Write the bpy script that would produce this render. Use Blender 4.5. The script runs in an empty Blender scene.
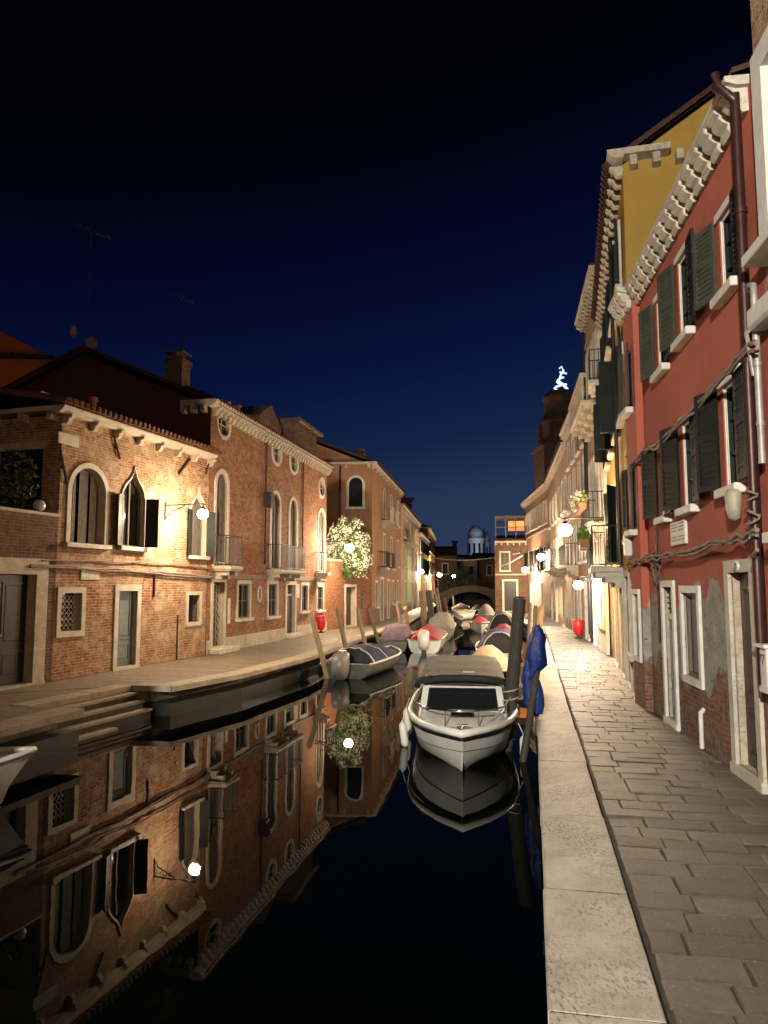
import bpy, bmesh, math, random
from mathutils import Vector, Matrix
from mathutils.geometry import tessellate_polygon
R = math.radians
random.seed(7)
S = bpy.context.scene
COL = S.collection

# ------------------------------------------------------------------ camera model (used to survey the place)
F, CX, CY, HY, HC = 740., 384., 512., 586., 2.1
PIT = math.atan((HY - CY) / F)
WZ = -0.63                                   # water level (quay top = 0)
def ray(px, py):
    x = (px - CX) / F; y = (CY - py) / F
    return (x, math.cos(PIT) - y * math.sin(PIT), math.sin(PIT) + y * math.cos(PIT))
def gnd(px, py, z=0.):
    r = ray(px, py); t = (z - HC) / r[2]
    return (r[0] * t, r[1] * t)
def at(px, py, d):
    r = ray(px, py); t = d / r[1]
    return Vector((r[0] * t, d, HC + r[2] * t))
def online(px, A, B):
    # ground point on line AB seen in pixel column px (at horizon height)
    k = (px - CX) / F / math.cos(PIT) * (math.cos(PIT) ** 2 + math.sin(PIT) ** 2)
    k = (px - CX) / F
    dx, dy = B[0] - A[0], B[1] - A[1]
    t = (k * A[1] - A[0]) / (dx - k * dy)
    return (A[0] + dx * t, A[1] + dy * t)
def lerp2(A, B, t): return (A[0] + (B[0] - A[0]) * t, A[1] + (B[1] - A[1]) * t)

# ------------------------------------------------------------------ mesh helpers
class MB:
    def __init__(s): s.v = []; s.f = []; s.sm = []
    def add(s, vs, fs, smooth=False):
        b = len(s.v); s.v += [tuple(v) for v in vs]
        for f in fs: s.f.append([b + i for i in f]); s.sm.append(smooth)
    def box(s, a, b):
        x0, y0, z0 = [min(a[i], b[i]) for i in range(3)]; x1, y1, z1 = [max(a[i], b[i]) for i in range(3)]
        s.add([(x0,y0,z0),(x1,y0,z0),(x1,y1,z0),(x0,y1,z0),(x0,y0,z1),(x1,y0,z1),(x1,y1,z1),(x0,y1,z1)],
              [(0,3,2,1),(4,5,6,7),(0,1,5,4),(1,2,6,5),(2,3,7,6),(3,0,4,7)])
    def cbox(s, a, b, c=.01):
        # box with chamfered edges
        x0, y0, z0 = [min(a[i], b[i]) for i in range(3)]; x1, y1, z1 = [max(a[i], b[i]) for i in range(3)]
        bm = bmesh.new(); bmesh.ops.create_cube(bm, size=1)
        for v in bm.verts:
            v.co = Vector((x0 + (v.co.x + .5) * (x1 - x0), y0 + (v.co.y + .5) * (y1 - y0), z0 + (v.co.z + .5) * (z1 - z0)))
        bmesh.ops.bevel(bm, geom=bm.edges[:], offset=c, segments=1, affect='EDGES')
        bm.verts.index_update()
        s.add([v.co[:] for v in bm.verts], [[v.index for v in f.verts] for f in bm.faces]); bm.free()
    def obox(s, c, ex, ey, ez):
        # box from corner c with edge vectors
        c = Vector(c); ex = Vector(ex); ey = Vector(ey); ez = Vector(ez)
        vs = [c, c+ex, c+ex+ey, c+ey, c+ez, c+ex+ez, c+ex+ey+ez, c+ey+ez]
        s.add(vs, [(0,3,2,1),(4,5,6,7),(0,1,5,4),(1,2,6,5),(2,3,7,6),(3,0,4,7)])
    def prism(s, pts, y0, y1):
        # polygon in xz, extruded in y
        n = len(pts); vs = [(p[0], y0, p[1]) for p in pts] + [(p[0], y1, p[1]) for p in pts]
        fs = [list(range(n)), list(range(2*n-1, n-1, -1))] + [(i, i+n, (i+1) % n + n, (i+1) % n) for i in range(n)]
        s.add(vs, fs)
    def slab(s, pts, z0, z1):
        n = len(pts); vs = [(p[0], p[1], z0) for p in pts] + [(p[0], p[1], z1) for p in pts]
        tri = tessellate_polygon([[Vector((p[0], p[1], 0)) for p in pts]])
        fs = [list(t) for t in tri] + [[i + n for i in t] for t in tri] + [(i, (i+1) % n, (i+1) % n + n, i+n) for i in range(n)]
        s.add(vs, fs)
    def ring(s, outer, inner, y0, y1, closed=True):
        n = len(outer)
        vs = [(p[0], y0, p[1]) for p in outer] + [(p[0], y0, p[1]) for p in inner] + [(p[0], y1, p[1]) for p in outer] + [(p[0], y1, p[1]) for p in inner]
        fs = []
        for i in range(n if closed else n - 1):
            j = (i + 1) % n
            fs += [(i, j, n+j, n+i), (2*n+i, 3*n+i, 3*n+j, 2*n+j), (i, 2*n+i, 2*n+j, j), (n+i, n+j, 3*n+j, 3*n+i)]
        if not closed:
            for i in (0, n-1): fs.append((i, n+i, 3*n+i, 2*n+i))
        s.add(vs, fs)
    def tube(s, pts, r, n=8, caps=True, r2=None):
        pts = [Vector(p) for p in pts]; m = len(pts); vs = []
        up = Vector((0, 0, 1))
        for i, p in enumerate(pts):
            d = (pts[min(i+1, m-1)] - pts[max(i-1, 0)]).normalized()
            a = d.cross(up)
            if a.length < .05: a = d.cross(Vector((1, 0, 0)))
            a.normalize(); b = a.cross(d)
            rr = r if r2 is None else r + (r2 - r) * i / max(1, m-1)
            for k in range(n):
                t = 2 * math.pi * k / n; vs.append(p + a * math.cos(t) * rr + b * math.sin(t) * rr)
        fs = [(i*n+k, i*n+(k+1) % n, (i+1)*n+(k+1) % n, (i+1)*n+k) for i in range(m-1) for k in range(n)]
        s.add(vs, fs, n > 5)
        if caps: s.add(vs[:n], [list(range(n))]); s.add(vs[-n:], [list(range(n))])
    def lathe(s, prof, c=(0, 0, 0), n=16, sx=1, sy=1):
        vs = []; m = len(prof)
        for r, z in prof:
            for k in range(n):
                t = 2 * math.pi * k / n; vs.append((c[0] + r*sx*math.cos(t), c[1] + r*sy*math.sin(t), c[2] + z))
        fs = [(i*n+k, i*n+(k+1) % n, (i+1)*n+(k+1) % n, (i+1)*n+k) for i in range(m-1) for k in range(n)]
        s.add(vs, fs, True)
        s.add(vs[:n], [list(range(n))]); s.add(vs[-n:], [list(range(n))])
    def loft(s, secs, closed=False, caps=False, smooth=True):
        n = len(secs[0]); vs = [p for sec in secs for p in sec]
        fs = [(i*n+k, i*n+(k+1) % n, (i+1)*n+(k+1) % n, (i+1)*n+k) for i in range(len(secs)-1) for k in range(n if closed else n-1)]
        s.add(vs, fs, smooth)
        if caps: s.add(secs[0], [list(range(n))]); s.add(secs[-1], [list(range(n))])
    def sphere(s, c, r, n=12, m=8, sz=1.):
        s.lathe([(r*math.sin(math.pi*(i+.02)/(m+.04)), -r*sz*math.cos(math.pi*(i+.02)/(m+.04))) for i in range(m+1)], c, n)
    def build(s, name, mat, parent=None):
        me = bpy.data.meshes.new(name); me.from_pydata(s.v, [], s.f)
        for p, t in zip(me.polygons, s.sm): p.use_smooth = t
        me.validate(verbose=False)
        bm = bmesh.new(); bm.from_mesh(me); bmesh.ops.recalc_face_normals(bm, faces=bm.faces[:]); bm.to_mesh(me); bm.free()
        o = bpy.data.objects.new(name, me); COL.objects.link(o)
        if mat: me.materials.append(mat)
        if parent: o.parent = parent
        return o
def tag(o, label, cat, group=None):
    o['label'] = label; o['category'] = cat
    if group: o['group'] = group
    return o
def empty(name, loc, rz=0):
    o = bpy.data.objects.new(name, None); COL.objects.link(o); o.location = loc; o.rotation_euler.z = rz; o.empty_display_size = .3
    return o
def thing(name, label, cat, loc, rz=0, group=None): return tag(empty(name, loc, rz), label, cat, group)
def struct(o): o['kind'] = 'structure'; return o
def copy_tree(o, parent=None):
    c = o.copy(); COL.objects.link(c)
    if parent: c.parent = parent
    for ch in list(o.children): copy_tree(ch, c)
    return c

# ------------------------------------------------------------------ materials
class NT:
    def __init__(s, name):
        s.m = bpy.data.materials.new(name); s.m.use_nodes = True; s.t = s.m.node_tree; s.n = s.t.nodes; s.b = s.n['Principled BSDF']
    def node(s, typ, **kw):
        n = s.n.new(typ)
        for k, v in kw.items():
            if k in n.inputs.keys() if isinstance(k, str) else False: pass
            setattr(n, k, v)
        return n
    def l(s, a, b): s.t.links.new(a, b)
    def coord(s): return s.node('ShaderNodeTexCoord').outputs['Object']
    def noise(s, vec, scale, detail=4, rough=.6):
        n = s.node('ShaderNodeTexNoise'); n.inputs['Scale'].default_value = scale; n.inputs['Detail'].default_value = detail; n.inputs['Roughness'].default_value = rough
        s.l(vec, n.inputs['Vector']); return n.outputs['Fac']
    def math(s, op, a, b=None, clamp=False):
        n = s.node('ShaderNodeMath', operation=op); n.use_clamp = clamp
        for i, q in enumerate((a, b)):
            if q is None: continue
            if isinstance(q, (int, float)): n.inputs[i].default_value = q
            else: s.l(q, n.inputs[i])
        return n.outputs[0]
    def ramp(s, fac, lo, hi):
        n = s.node('ShaderNodeMapRange'); n.clamp = True
        n.inputs[1].default_value = lo; n.inputs[2].default_value = hi; s.l(fac, n.inputs[0]); return n.outputs[0]
    def mix(s, fac, a, b, mode='MIX'):
        n = s.node('ShaderNodeMix', data_type='RGBA', blend_type=mode)
        for i, q in ((0, fac), (6, a), (7, b)):
            if isinstance(q, (int, float)): n.inputs[i].default_value = q
            elif isinstance(q, tuple): n.inputs[i].default_value = (*q, 1)
            else: s.l(q, n.inputs[i])
        return n.outputs[2]
    def wallvec(s):
        sp = s.node('ShaderNodeSeparateXYZ'); s.l(s.coord(), sp.inputs[0])
        cb = s.node('ShaderNodeCombineXYZ'); s.l(s.math('ADD', sp.outputs[0], sp.outputs[1]), cb.inputs[0]); s.l(sp.outputs[2], cb.inputs[1])
        return cb.outputs[0], sp
    def brick(s, vec, c1, c2, mort, w=.26, h=.07, ms=.012, bias=0.):
        n = s.node('ShaderNodeTexBrick'); s.l(vec, n.inputs['Vector'])
        n.inputs['Scale'].default_value = 1; n.inputs['Brick Width'].default_value = w; n.inputs['Row Height'].default_value = h
        n.inputs['Mortar Size'].default_value = ms; n.inputs['Mortar Smooth'].default_value = .3; n.inputs['Bias'].default_value = bias
        for i, q in (('Color1', c1), ('Color2', c2), ('Mortar', mort)):
            if isinstance(q, tuple): n.inputs[i].default_value = (*q, 1)
            else: s.l(q, n.inputs[i])
        return n
    def bump(s, h, strength=.4, dist=.02, normal=None):
        n = s.node('ShaderNodeBump'); n.inputs['Strength'].default_value = strength; n.inputs['Distance'].default_value = dist
        s.l(h, n.inputs['Height'])
        if normal is not None: s.l(normal, n.inputs['Normal'])
        s.l(n.outputs[0], s.b.inputs['Normal']); return n.outputs[0]
    def fin(s, col=None, rough=.8, metal=0., spec=.4):
        if col is not None:
            if isinstance(col, tuple): s.b.inputs['Base Color'].default_value = (*col, 1)
            else: s.l(col, s.b.inputs['Base Color'])
        if isinstance(rough, (int, float)): s.b.inputs['Roughness'].default_value = rough
        else: s.l(rough, s.b.inputs['Roughness'])
        s.b.inputs['Metallic'].default_value = metal; s.b.inputs['Specular IOR Level'].default_value = spec
        return s.m

def plain(name, col, rough=.6, metal=0., var=.25, scale=6., bump=.15, spec=.4):
    m = NT(name); v = m.coord(); n = m.noise(v, scale, 5)
    k = m.ramp(n, .3, .7)
    dark = tuple(c * (1 - var) for c in col); lite = tuple(min(1, c * (1 + var)) for c in col)
    c = m.mix(k, dark, lite)
    if bump: m.bump(m.noise(v, scale * 6, 4), bump, .01)
    return m.fin(c, rough, metal, spec)

def brick_mat(name, red, tan, mort, patch=.55, low=None, wash=None, seed=0.):
    m = NT(name); v, sp = m.wallvec()
    mp = m.node('ShaderNodeMapping'); mp.inputs['Location'].default_value = (seed, seed * .37, 0); m.l(v, mp.inputs[0]); v2 = mp.outputs[0]
    wob = m.node('ShaderNodeTexNoise'); wob.inputs['Scale'].default_value = 3.5; wob.inputs['Detail'].default_value = 5; m.l(v2, wob.inputs['Vector'])
    va = m.node('ShaderNodeVectorMath', operation='MULTIPLY_ADD'); m.l(wob.outputs['Color'], va.inputs[0]); va.inputs[1].default_value = (.05, .05, 0); m.l(v2, va.inputs[2])
    big = m.ramp(m.noise(v2, .8, 7, .72), patch - .07, patch + .07)
    c1 = m.mix(big, red, tan); c2 = m.mix(big, tuple(c * .5 for c in red), tuple(c * .62 for c in tan))
    b = m.brick(va.outputs[0], c1, c2, mort)
    f = m.ramp(m.noise(v2, 7, 8, .8), .38, .62)
    c = m.mix(f, m.mix(1., b.outputs[0], (.48, .42, .38), 'MULTIPLY'), b.outputs[0])
    # lime wash left on the face in patches
    w = m.ramp(m.noise(v2, 2.1, 8, .75), .50, .62)
    c = m.mix(m.math('MULTIPLY', w, .5 if wash is None else wash), c, tuple(min(.6, x * 1.05) for x in mort))
    if low:
        z = m.math('ADD', sp.outputs[2], m.math('MULTIPLY', m.noise(v2, 1.2, 4), -.9))
        c = m.mix(m.ramp(z, low[1] + .1, low[1] - .5), c, m.mix(m.ramp(m.noise(v2, 5, 5), .4, .6), low[0], tuple(x * .6 for x in low[0])))
    h = m.math('ADD', m.math('MULTIPLY', b.outputs['Fac'], -1.), m.math('MULTIPLY', m.noise(v2, 22, 4), .8))
    m.bump(h, .9, .02)
    return m.fin(c, .9, 0, .2)

def plaster_mat(name, col, z_grey=None, z_brick=None, grey=(.27, .27, .23), var=.18, streak=.3, seed=0., rough=.85):
    m = NT(name); v, sp = m.wallvec()
    mp = m.node('ShaderNodeMapping'); mp.inputs['Location'].default_value = (seed, seed * .7, 0); m.l(v, mp.inputs[0]); v = mp.outputs[0]
    n1 = m.ramp(m.noise(v, .7, 6, .6), .3, .7); n2 = m.noise(v, 14, 4)
    c = m.mix(n1, tuple(x * (1 - var) for x in col), tuple(x * (1 + var * .5) for x in col))
    c = m.mix(m.math('MULTIPLY', n2, .22), c, tuple(x * .55 for x in col))
    # rain streaks: noise squeezed along z
    st = m.node('ShaderNodeMapping'); st.inputs['Scale'].default_value = (3.5, .22, 1); m.l(v, st.inputs[0])
    c = m.mix(m.math('MULTIPLY', m.ramp(m.noise(st.outputs[0], 1.5, 5), .5, .75), streak), c, tuple(x * .45 for x in col))
    h = m.math('MULTIPLY', m.noise(v, 30, 3), .3)
    if z_grey is not None:
        nz = m.math('MULTIPLY', m.math('SUBTRACT', m.noise(v, .75, 6, .62), .5), 3.2)
        zz = m.math('ADD', sp.outputs[2], nz)
        g = m.mix(m.ramp(m.noise(v, 4, 6, .7), .35, .65), tuple(x * .72 for x in grey), tuple(x * 1.25 for x in grey))
        fg = m.ramp(zz, z_grey + .03, z_grey - .03)
        holes = m.ramp(m.noise(v, 7, 3), .66, .69)
        g = m.mix(holes, g, (.12, .06, .04))
        c = m.mix(fg, c, g)
        h = m.math('ADD', h, m.math('MULTIPLY', fg, -.6))
    if z_brick is not None:
        nz2 = m.math('MULTIPLY', m.math('SUBTRACT', m.noise(v, 1.3, 6, .65), .5), 1.7)
        fb = m.ramp(m.math('ADD', sp.outputs[2], nz2), z_brick + .04, z_brick - .04)
        wb_ = m.node('ShaderNodeTexNoise'); wb_.inputs['Scale'].default_value = 4.; wb_.inputs['Detail'].default_value = 5; m.l(v, wb_.inputs['Vector']); vb_ = m.node('ShaderNodeVectorMath', operation='MULTIPLY_ADD'); m.l(wb_.outputs['Color'], vb_.inputs[0]); vb_.inputs[1].default_value = (.05, .05, 0); m.l(v, vb_.inputs[2])
        b = m.brick(vb_.outputs[0], (.26, .08, .045), (.11, .045, .03), (.2, .16, .12), .25, .068, .011)
        bc = m.mix(m.ramp(m.noise(v, 3.5, 8, .75), .42, .58), b.outputs[0], m.mix(m.ramp(m.noise(v, 9, 5), .4, .6), (.20, .16, .12), (.10, .055, .04)))
        c = m.mix(fb, c, bc)
        h = m.math('ADD', h, m.math('MULTIPLY', fb, m.math('ADD', m.math('MULTIPLY', b.outputs['Fac'], -.8), -1.)))
    m.bump(h, .7, .02)
    return m.fin(c, rough, 0, .25)

def stone_mat(name, col, pits=0., rough=.7, scale=3., crack=False):
    m = NT(name); v = m.coord()
    n = m.ramp(m.noise(v, scale, 7, .65), .3, .7)
    c = m.mix(n, tuple(x * .72 for x in col), tuple(min(.8, x * 1.12) for x in col))
    h = m.noise(v, 25, 6, .7)
    if pits:
        st = m.node('ShaderNodeMapping'); st.inputs['Scale'].default_value = (1.6, .6, 1); st.inputs['Rotation'].default_value = (0, 0, R(11)); m.l(v, st.inputs[0])
        zone = m.ramp(m.noise(v, 1.3, 5), .40, .60)
        p = m.math('MULTIPLY', m.ramp(m.noise(st.outputs[0], 30, 5, .65), .545, .60), zone)
        cr = m.noise(v, 2.6, 8, .7); crk = m.ramp(m.math('ABSOLUTE', m.math('SUBTRACT', cr, .5)), .006, .0)
        p = m.math('MAXIMUM', p, m.math('MULTIPLY', crk, .6))
        spk = m.ramp(m.noise(v, 90, 3, .7), .58, .68); p = m.math('MAXIMUM', p, m.math('MULTIPLY', spk, .35))
        c = m.mix(m.math('MULTIPLY', p, pits), c, tuple(x * .25 for x in col))
        h = m.math('ADD', h, m.math('MULTIPLY', p, -1.6))
    m.bump(h, .6, .012)
    return m.fin(c, rough, 0, .35)

def paving_mat(name, rot, c1, c2, mort, w=.72, h=.43, seed=0.):
    m = NT(name); v = m.coord()
    mp = m.node('ShaderNodeMapping'); mp.inputs['Rotation'].default_value = (0, 0, rot); mp.inputs['Location'].default_value = (seed, seed * 1.3, 0); m.l(v, mp.inputs[0]); v2 = mp.outputs[0]
    wob = m.node('ShaderNodeTexNoise'); wob.inputs['Scale'].default_value = 1.4; wob.inputs['Detail'].default_value = 5; m.l(v2, wob.inputs['Vector'])
    va = m.node('ShaderNodeVectorMath', operation='MULTIPLY_ADD'); m.l(wob.outputs['Color'], va.inputs[0]); va.inputs[1].default_value = (.22, .10, 0); m.l(v2, va.inputs[2])
    b = m.brick(va.outputs[0], c1, c2, mort, w, h, .011, -.1); b.squash = 1.45; b.squash_frequency = 3; b.offset = .43; b.offset_frequency = 2
    b.inputs['Mortar Smooth'].default_value = .25
    wr = m.noise(v2, 5, 7, .7); big = m.ramp(m.noise(v2, .8, 4), .32, .7)
    c = m.mix(m.ramp(wr, .38, .62), m.mix(1., b.outputs[0], (.5, .48, .45), 'MULTIPLY'), b.outputs[0])
    c = m.mix(m.math('MULTIPLY', big, .35), c, tuple(x * .6 for x in c1))
    spots = m.ramp(m.noise(v2, 26, 3), .68, .74)
    c = m.mix(m.math('MULTIPLY', spots, .5), c, (.05, .045, .04))
    # chisel marks across each slab and uneven slab heights
    tilt = m.node('ShaderNodeTexNoise'); tilt.inputs['Scale'].default_value = 2.3; m.l(v2, tilt.inputs['Vector'])
    hh = m.math('ADD', m.math('MULTIPLY', b.outputs['Fac'], -1.5), m.math('ADD', m.math('MULTIPLY', m.noise(v2, 8, 8, .75), 1.6), m.math('MULTIPLY', tilt.outputs['Fac'], 2.2)))
    m.bump(hh, 1., .025)
    return m.fin(c, m.math('ADD', m.math('MULTIPLY', wr, .35), .4), 0, .4)

def wood_mat(name, col, rough=.75, grain=(14, 14, .7)):
    m = NT(name); v = m.coord()
    st = m.node('ShaderNodeMapping'); st.inputs['Scale'].default_value = grain; m.l(v, st.inputs[0])
    n = m.noise(st.outputs[0], 2., 6, .7)
    c = m.mix(m.ramp(n, .3, .7), tuple(x * .5 for x in col), tuple(min(1, x * 1.25) for x in col))
    m.bump(n, .6, .01)
    return m.fin(c, rough, 0, .3)

def cloth_mat(name, col, rough=.85, wr=.5):
    m = NT(name); v = m.coord()
    n = m.noise(v, 3, 3); n2 = m.noise(v, 9, 5)
    c = m.mix(m.ramp(n2, .3, .7), tuple(x * .7 for x in col), tuple(min(1, x * 1.15) for x in col))
    m.bump(m.math('ADD', n, m.math('MULTIPLY', n2, .3)), wr, .08)
    return m.fin(c, rough, 0, .3)

def emit_mat(name, col, st):
    m = NT(name); m.b.inputs['Base Color'].default_value = (*col, 1)
    m.b.inputs['Emission Color'].default_value = (*col, 1); m.b.inputs['Emission Strength'].default_value = st
    return m.m

def leaf_mat(name, col, col2):
    m = NT(name); v = m.coord()
    c = m.mix(m.ramp(m.noise(v, 4, 3), .35, .65), col, col2)
    m.b.inputs['Subsurface Weight'].default_value = 0
    return m.fin(c, .55, 0, .3)

def tile_mat(name, col):
    m = NT(name); v = m.coord()
    w = m.node('ShaderNodeTexWave'); w.inputs['Scale'].default_value = 1.6; w.inputs['Distortion'].default_value = .6; m.l(v, w.inputs['Vector'])
    c = m.mix(m.ramp(m.noise(v, 5, 5), .3, .7), tuple(x * .5 for x in col), col)
    m.bump(m.math('ADD', w.outputs['Fac'], m.noise(v, 12, 4)), .8, .05)
    return m.fin(c, .9, 0, .2)

M = {}
M['brick1'] = brick_mat('brick pale patched', (.43, .135, .07), (.47, .31, .19), (.47, .37, .26), .47, wash=.75)
M['brick2'] = brick_mat('brick orange', (.42, .155, .085), (.46, .23, .13), (.42, .29, .19), .55, wash=.35, seed=3.1)
M['brick3'] = brick_mat('brick garden', (.38, .13, .06), (.40, .18, .09), (.34, .22, .14), .6, wash=.2, seed=7.7)
M['brick4'] = brick_mat('brick old dark', (.17, .07, .04), (.20, .12, .075), (.21, .16, .12), .5, wash=.4, seed=11.)
M['red'] = plaster_mat('red plaster', (.41, .115, .08), 1.85, .85, seed=1.4, var=.2, streak=.3)
M['yellow'] = plaster_mat('yellow plaster', (.34, .21, .046), .5, None, grey=(.3, .25, .18), streak=.2, seed=2.)
M['beige'] = plaster_mat('beige plaster', (.40, .29, .20), 1.0, .3, streak=.45, seed=5.)
M['pinkish'] = plaster_mat('rose plaster', (.42, .24, .16), 1.2, .4, streak=.5, seed=6.)
M['ochre'] = plaster_mat('ochre plaster', (.40, .22, .10), 1.1, .5, streak=.5, seed=8.)
M['sand'] = plaster_mat('sand plaster', (.38, .27, .19), .9, .4, streak=.5, seed=9.)
M['tan'] = plaster_mat('tan plaster', (.30, .165, .095), 1.6, .9, grey=(.26, .19, .13), streak=.6, seed=12.)
M['rust'] = plaster_mat('rust plaster', (.33, .09, .04), 1.0, .5, streak=.4, seed=13.)
M['orange'] = plaster_mat('orange plaster', (.48, .14, .03), streak=.1, seed=14.)
M['green'] = plain('pale green paint', (.35, .5, .22), .7)
M['ytrim'] = plain('yellow trim paint', (.48, .33, .1), .7)
M['ylwpanel'] = plain('pale yellow paint', (.6, .5, .12), .7)
M['trim'] = stone_mat('white stone trim', (.56, .52, .45), .25)
M['trimdirty'] = stone_mat('weathered stone trim', (.47, .41, .32), .5, scale=5)
M['white'] = plain('white painted trim', (.62, .61, .57), .6, var=.12)
M['kerb'] = stone_mat('istrian kerb stone', (.385, .368, .325), .95, .6, 2.2)
M['kerbL'] = stone_mat('worn kerb stone', (.43, .36, .27), .6, .7, 3.)
M['quaywall'] = brick_mat('wet quay wall', (.10, .075, .05), (.12, .10, .07), (.10, .09, .07), .5, wash=.2)
M['algae'] = plain('algae covered stone', (.016, .019, .011), .5, var=.5, scale=5)
M['pave'] = paving_mat('trachyte paving', R(11), (.185, .18, .16), (.075, .073, .066), (.04, .037, .033), .62, .36)
M['shaderender'] = plaster_mat('brown render with gable shade', (.085, .042, .024), seed=4., streak=.4)  # brown render, darkened to put the gable's shade into its colour
M['joint'] = plain('dirt in the joints', (.035, .031, .026), .9, var=.4, scale=9)
m = NT('trachyte slabs'); v = m.coord(); ta = m.node('ShaderNodeAttribute'); ta.attribute_name = 'tone'
c = m.mix(ta.outputs['Fac'], (.06, .057, .049), (.165, .157, .135))
wr = m.noise(v, 9, 8, .75); c = m.mix(m.ramp(wr, .35, .65), m.mix(1., c, (.45, .43, .4), 'MULTIPLY'), c)
c = m.mix(m.math('MULTIPLY', m.ramp(m.noise(v, .9, 5), .4, .65), .5), c, (.065, .058, .045))
sp_ = m.ramp(m.noise(v, 38, 3, .7), .62, .7); c = m.mix(m.math('MULTIPLY', sp_, .5), c, (.3, .29, .26))
m.bump(m.math('ADD', m.noise(v, 7, 9, .8), m.math('MULTIPLY', m.noise(v, 45, 4), .25)), 1., .03)
M['slab'] = m.fin(c, m.math('ADD', m.math('MULTIPLY', wr, .4), .35), 0, .4)
M['paveL'] = paving_mat('trachyte paving worn', R(16), (.27, .215, .155), (.19, .15, .11), (.13, .10, .075), .8, .45, 4.)
M['glass'] = NT('dark window glass').fin((.012, .014, .016), .06, 0, .6)
M['glassgrey'] = plain('grey curtain behind glass', (.10, .10, .09), .35, var=.4, scale=3, bump=0)
M['curtain'] = cloth_mat('grey curtain', (.34, .34, .31), .7, .2)
M['shutter'] = plain('dark green shutter paint with shade', (.008, .012, .010), .55, var=.3, scale=4, spec=.2)  # near black so that unlit leaves stay dark, shade in the colour
M['shutterlit'] = plain('green shutter paint lit copy', (.05, .056, .043), .5, var=.25, scale=4)  # paler copy of the shutter paint, light put into the colour
M['greydoor'] = plain('blue grey door paint', (.13, .16, .165), .45, var=.2)
M['browndoor'] = wood_mat('dark brown door wood', (.06, .035, .025), .5)
M['greydoor2'] = wood_mat('weathered grey door wood', (.13, .10, .085), .7)
M['blackpaint'] = plain('black paint', (.012, .012, .013), .45)
M['iron'] = plain('wrought iron', (.03, .028, .027), .55, .6, var=.3)
M['rustiron'] = plain('rusty iron', (.06, .03, .02), .8, .2)
M['pipe'] = plain('brown drainpipe', (.04, .016, .015), .4, .3)
M['greypipe'] = plain('grey zinc pipe', (.32, .31, .30), .5, .3)
M['cable'] = plain('grey cable', (.20, .15, .13), .7, var=.4, scale=9)
M['tile'] = tile_mat('old roof tiles', (.16, .075, .045))
M['roofdark'] = tile_mat('dark roof tiles', (.08, .04, .03))
M['gel'] = plain('white gelcoat', (.74, .74, .69), .32, var=.09, scale=3, bump=.03, spec=.45)
M['gelgrey'] = plain('grey gelcoat', (.42, .42, .40), .4, var=.15)
M['rubber'] = plain('black rubber', (.012, .012, .012), .5)
M['chrome'] = plain('stainless steel', (.7, .7, .7), .15, 1., var=.05, bump=0)
M['canopy'] = cloth_mat('grey green canvas', (.135, .148, .128), .8, .35)
M['navy'] = cloth_mat('navy canvas', (.016, .022, .07), .8, .7)
M['navy2'] = cloth_mat('violet blue canvas', (.07, .07, .20), .8, .6)
M['purple'] = cloth_mat('faded purple canvas', (.26, .19, .24), .85, .7)
M['redcloth'] = cloth_mat('red canvas', (.42, .035, .05), .7, .5)
M['beigecloth'] = cloth_mat('cream canvas', (.40, .33, .25), .85, .6)
M['greycloth'] = cloth_mat('grey tarpaulin', (.26, .24, .21), .8, .6)
M['blackcloth'] = cloth_mat('black canvas', (.02, .022, .025), .7, .6)
M['blue'] = cloth_mat('bright blue tarpaulin', (.008, .03, .17), .45, .8)
M['hullred'] = plain('red hull paint', (.35, .03, .02), .4)
M['hullgreen'] = plain('grey green hull paint', (.10, .115, .10), .4, var=.3)
M['engine'] = plain('grey engine cowl', (.17, .165, .16), .35, var=.1)
M['engineblk'] = plain('black engine plastic', (.015, .015, .017), .35)
M['post'] = wood_mat('weathered mooring post', (.20, .15, .10), .85)
M['postdark'] = wood_mat('dark tarred mooring post', (.048, .043, .036), .75)
M['postlight'] = wood_mat('pale mooring post', (.30, .23, .15), .85)
M['bin'] = plain('red plastic', (.60, .02, .02), .4)
M['bark'] = wood_mat('bark', (.09, .06, .04), .9)
M['leaf'] = leaf_mat('jasmine leaf', (.05, .09, .025), (.09, .14, .04))
M['leafdark'] = leaf_mat('evergreen leaf', (.03, .05, .02), (.06, .08, .03))
M['leaflite'] = leaf_mat('balcony plant leaf', (.10, .2, .03), (.2, .32, .05))
M['bloom'] = plain('white blossom', (.50, .48, .40), .7, var=.1, bump=0)
M['pinkbloom'] = plain('pink blossom', (.7, .4, .42), .7, var=.2, bump=0)
M['terracotta'] = plain('terracotta', (.36, .14, .07), .8)
WARM = (1., .66, .33)
M['globe'] = emit_mat('warm lamp globe', (1., .74, .48), 1450.)
M['globeR'] = emit_mat('warm lamp globe bright', (1., .69, .40), 1200.)
M['globefar'] = emit_mat('warm lamp globe far', (1., .74, .48), 2200.)
M['globedim'] = emit_mat('warm lamp globe on the bridge', (1., .76, .50), 500.)
M['globewhite'] = emit_mat('white lamp globe', (1., .88, .72), 1100.)
M['shopglow'] = emit_mat('lit shop interior', (1., .45, .16), 4.5)
M['loggia'] = emit_mat('lit room behind curtain', (1., .36, .10), .55)
M['star'] = emit_mat('white neon', (.62, .82, 1.), 1.6)
M['stonelit'] = stone_mat('pale church stone', (.55, .6, .66), .2)
M['coverbeige'] = plain('yellowed plastic', (.34, .33, .25), .5)
M['opal'] = plain('unlit opal globe', (.6, .6, .56), .3, var=.05, bump=0)
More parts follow.
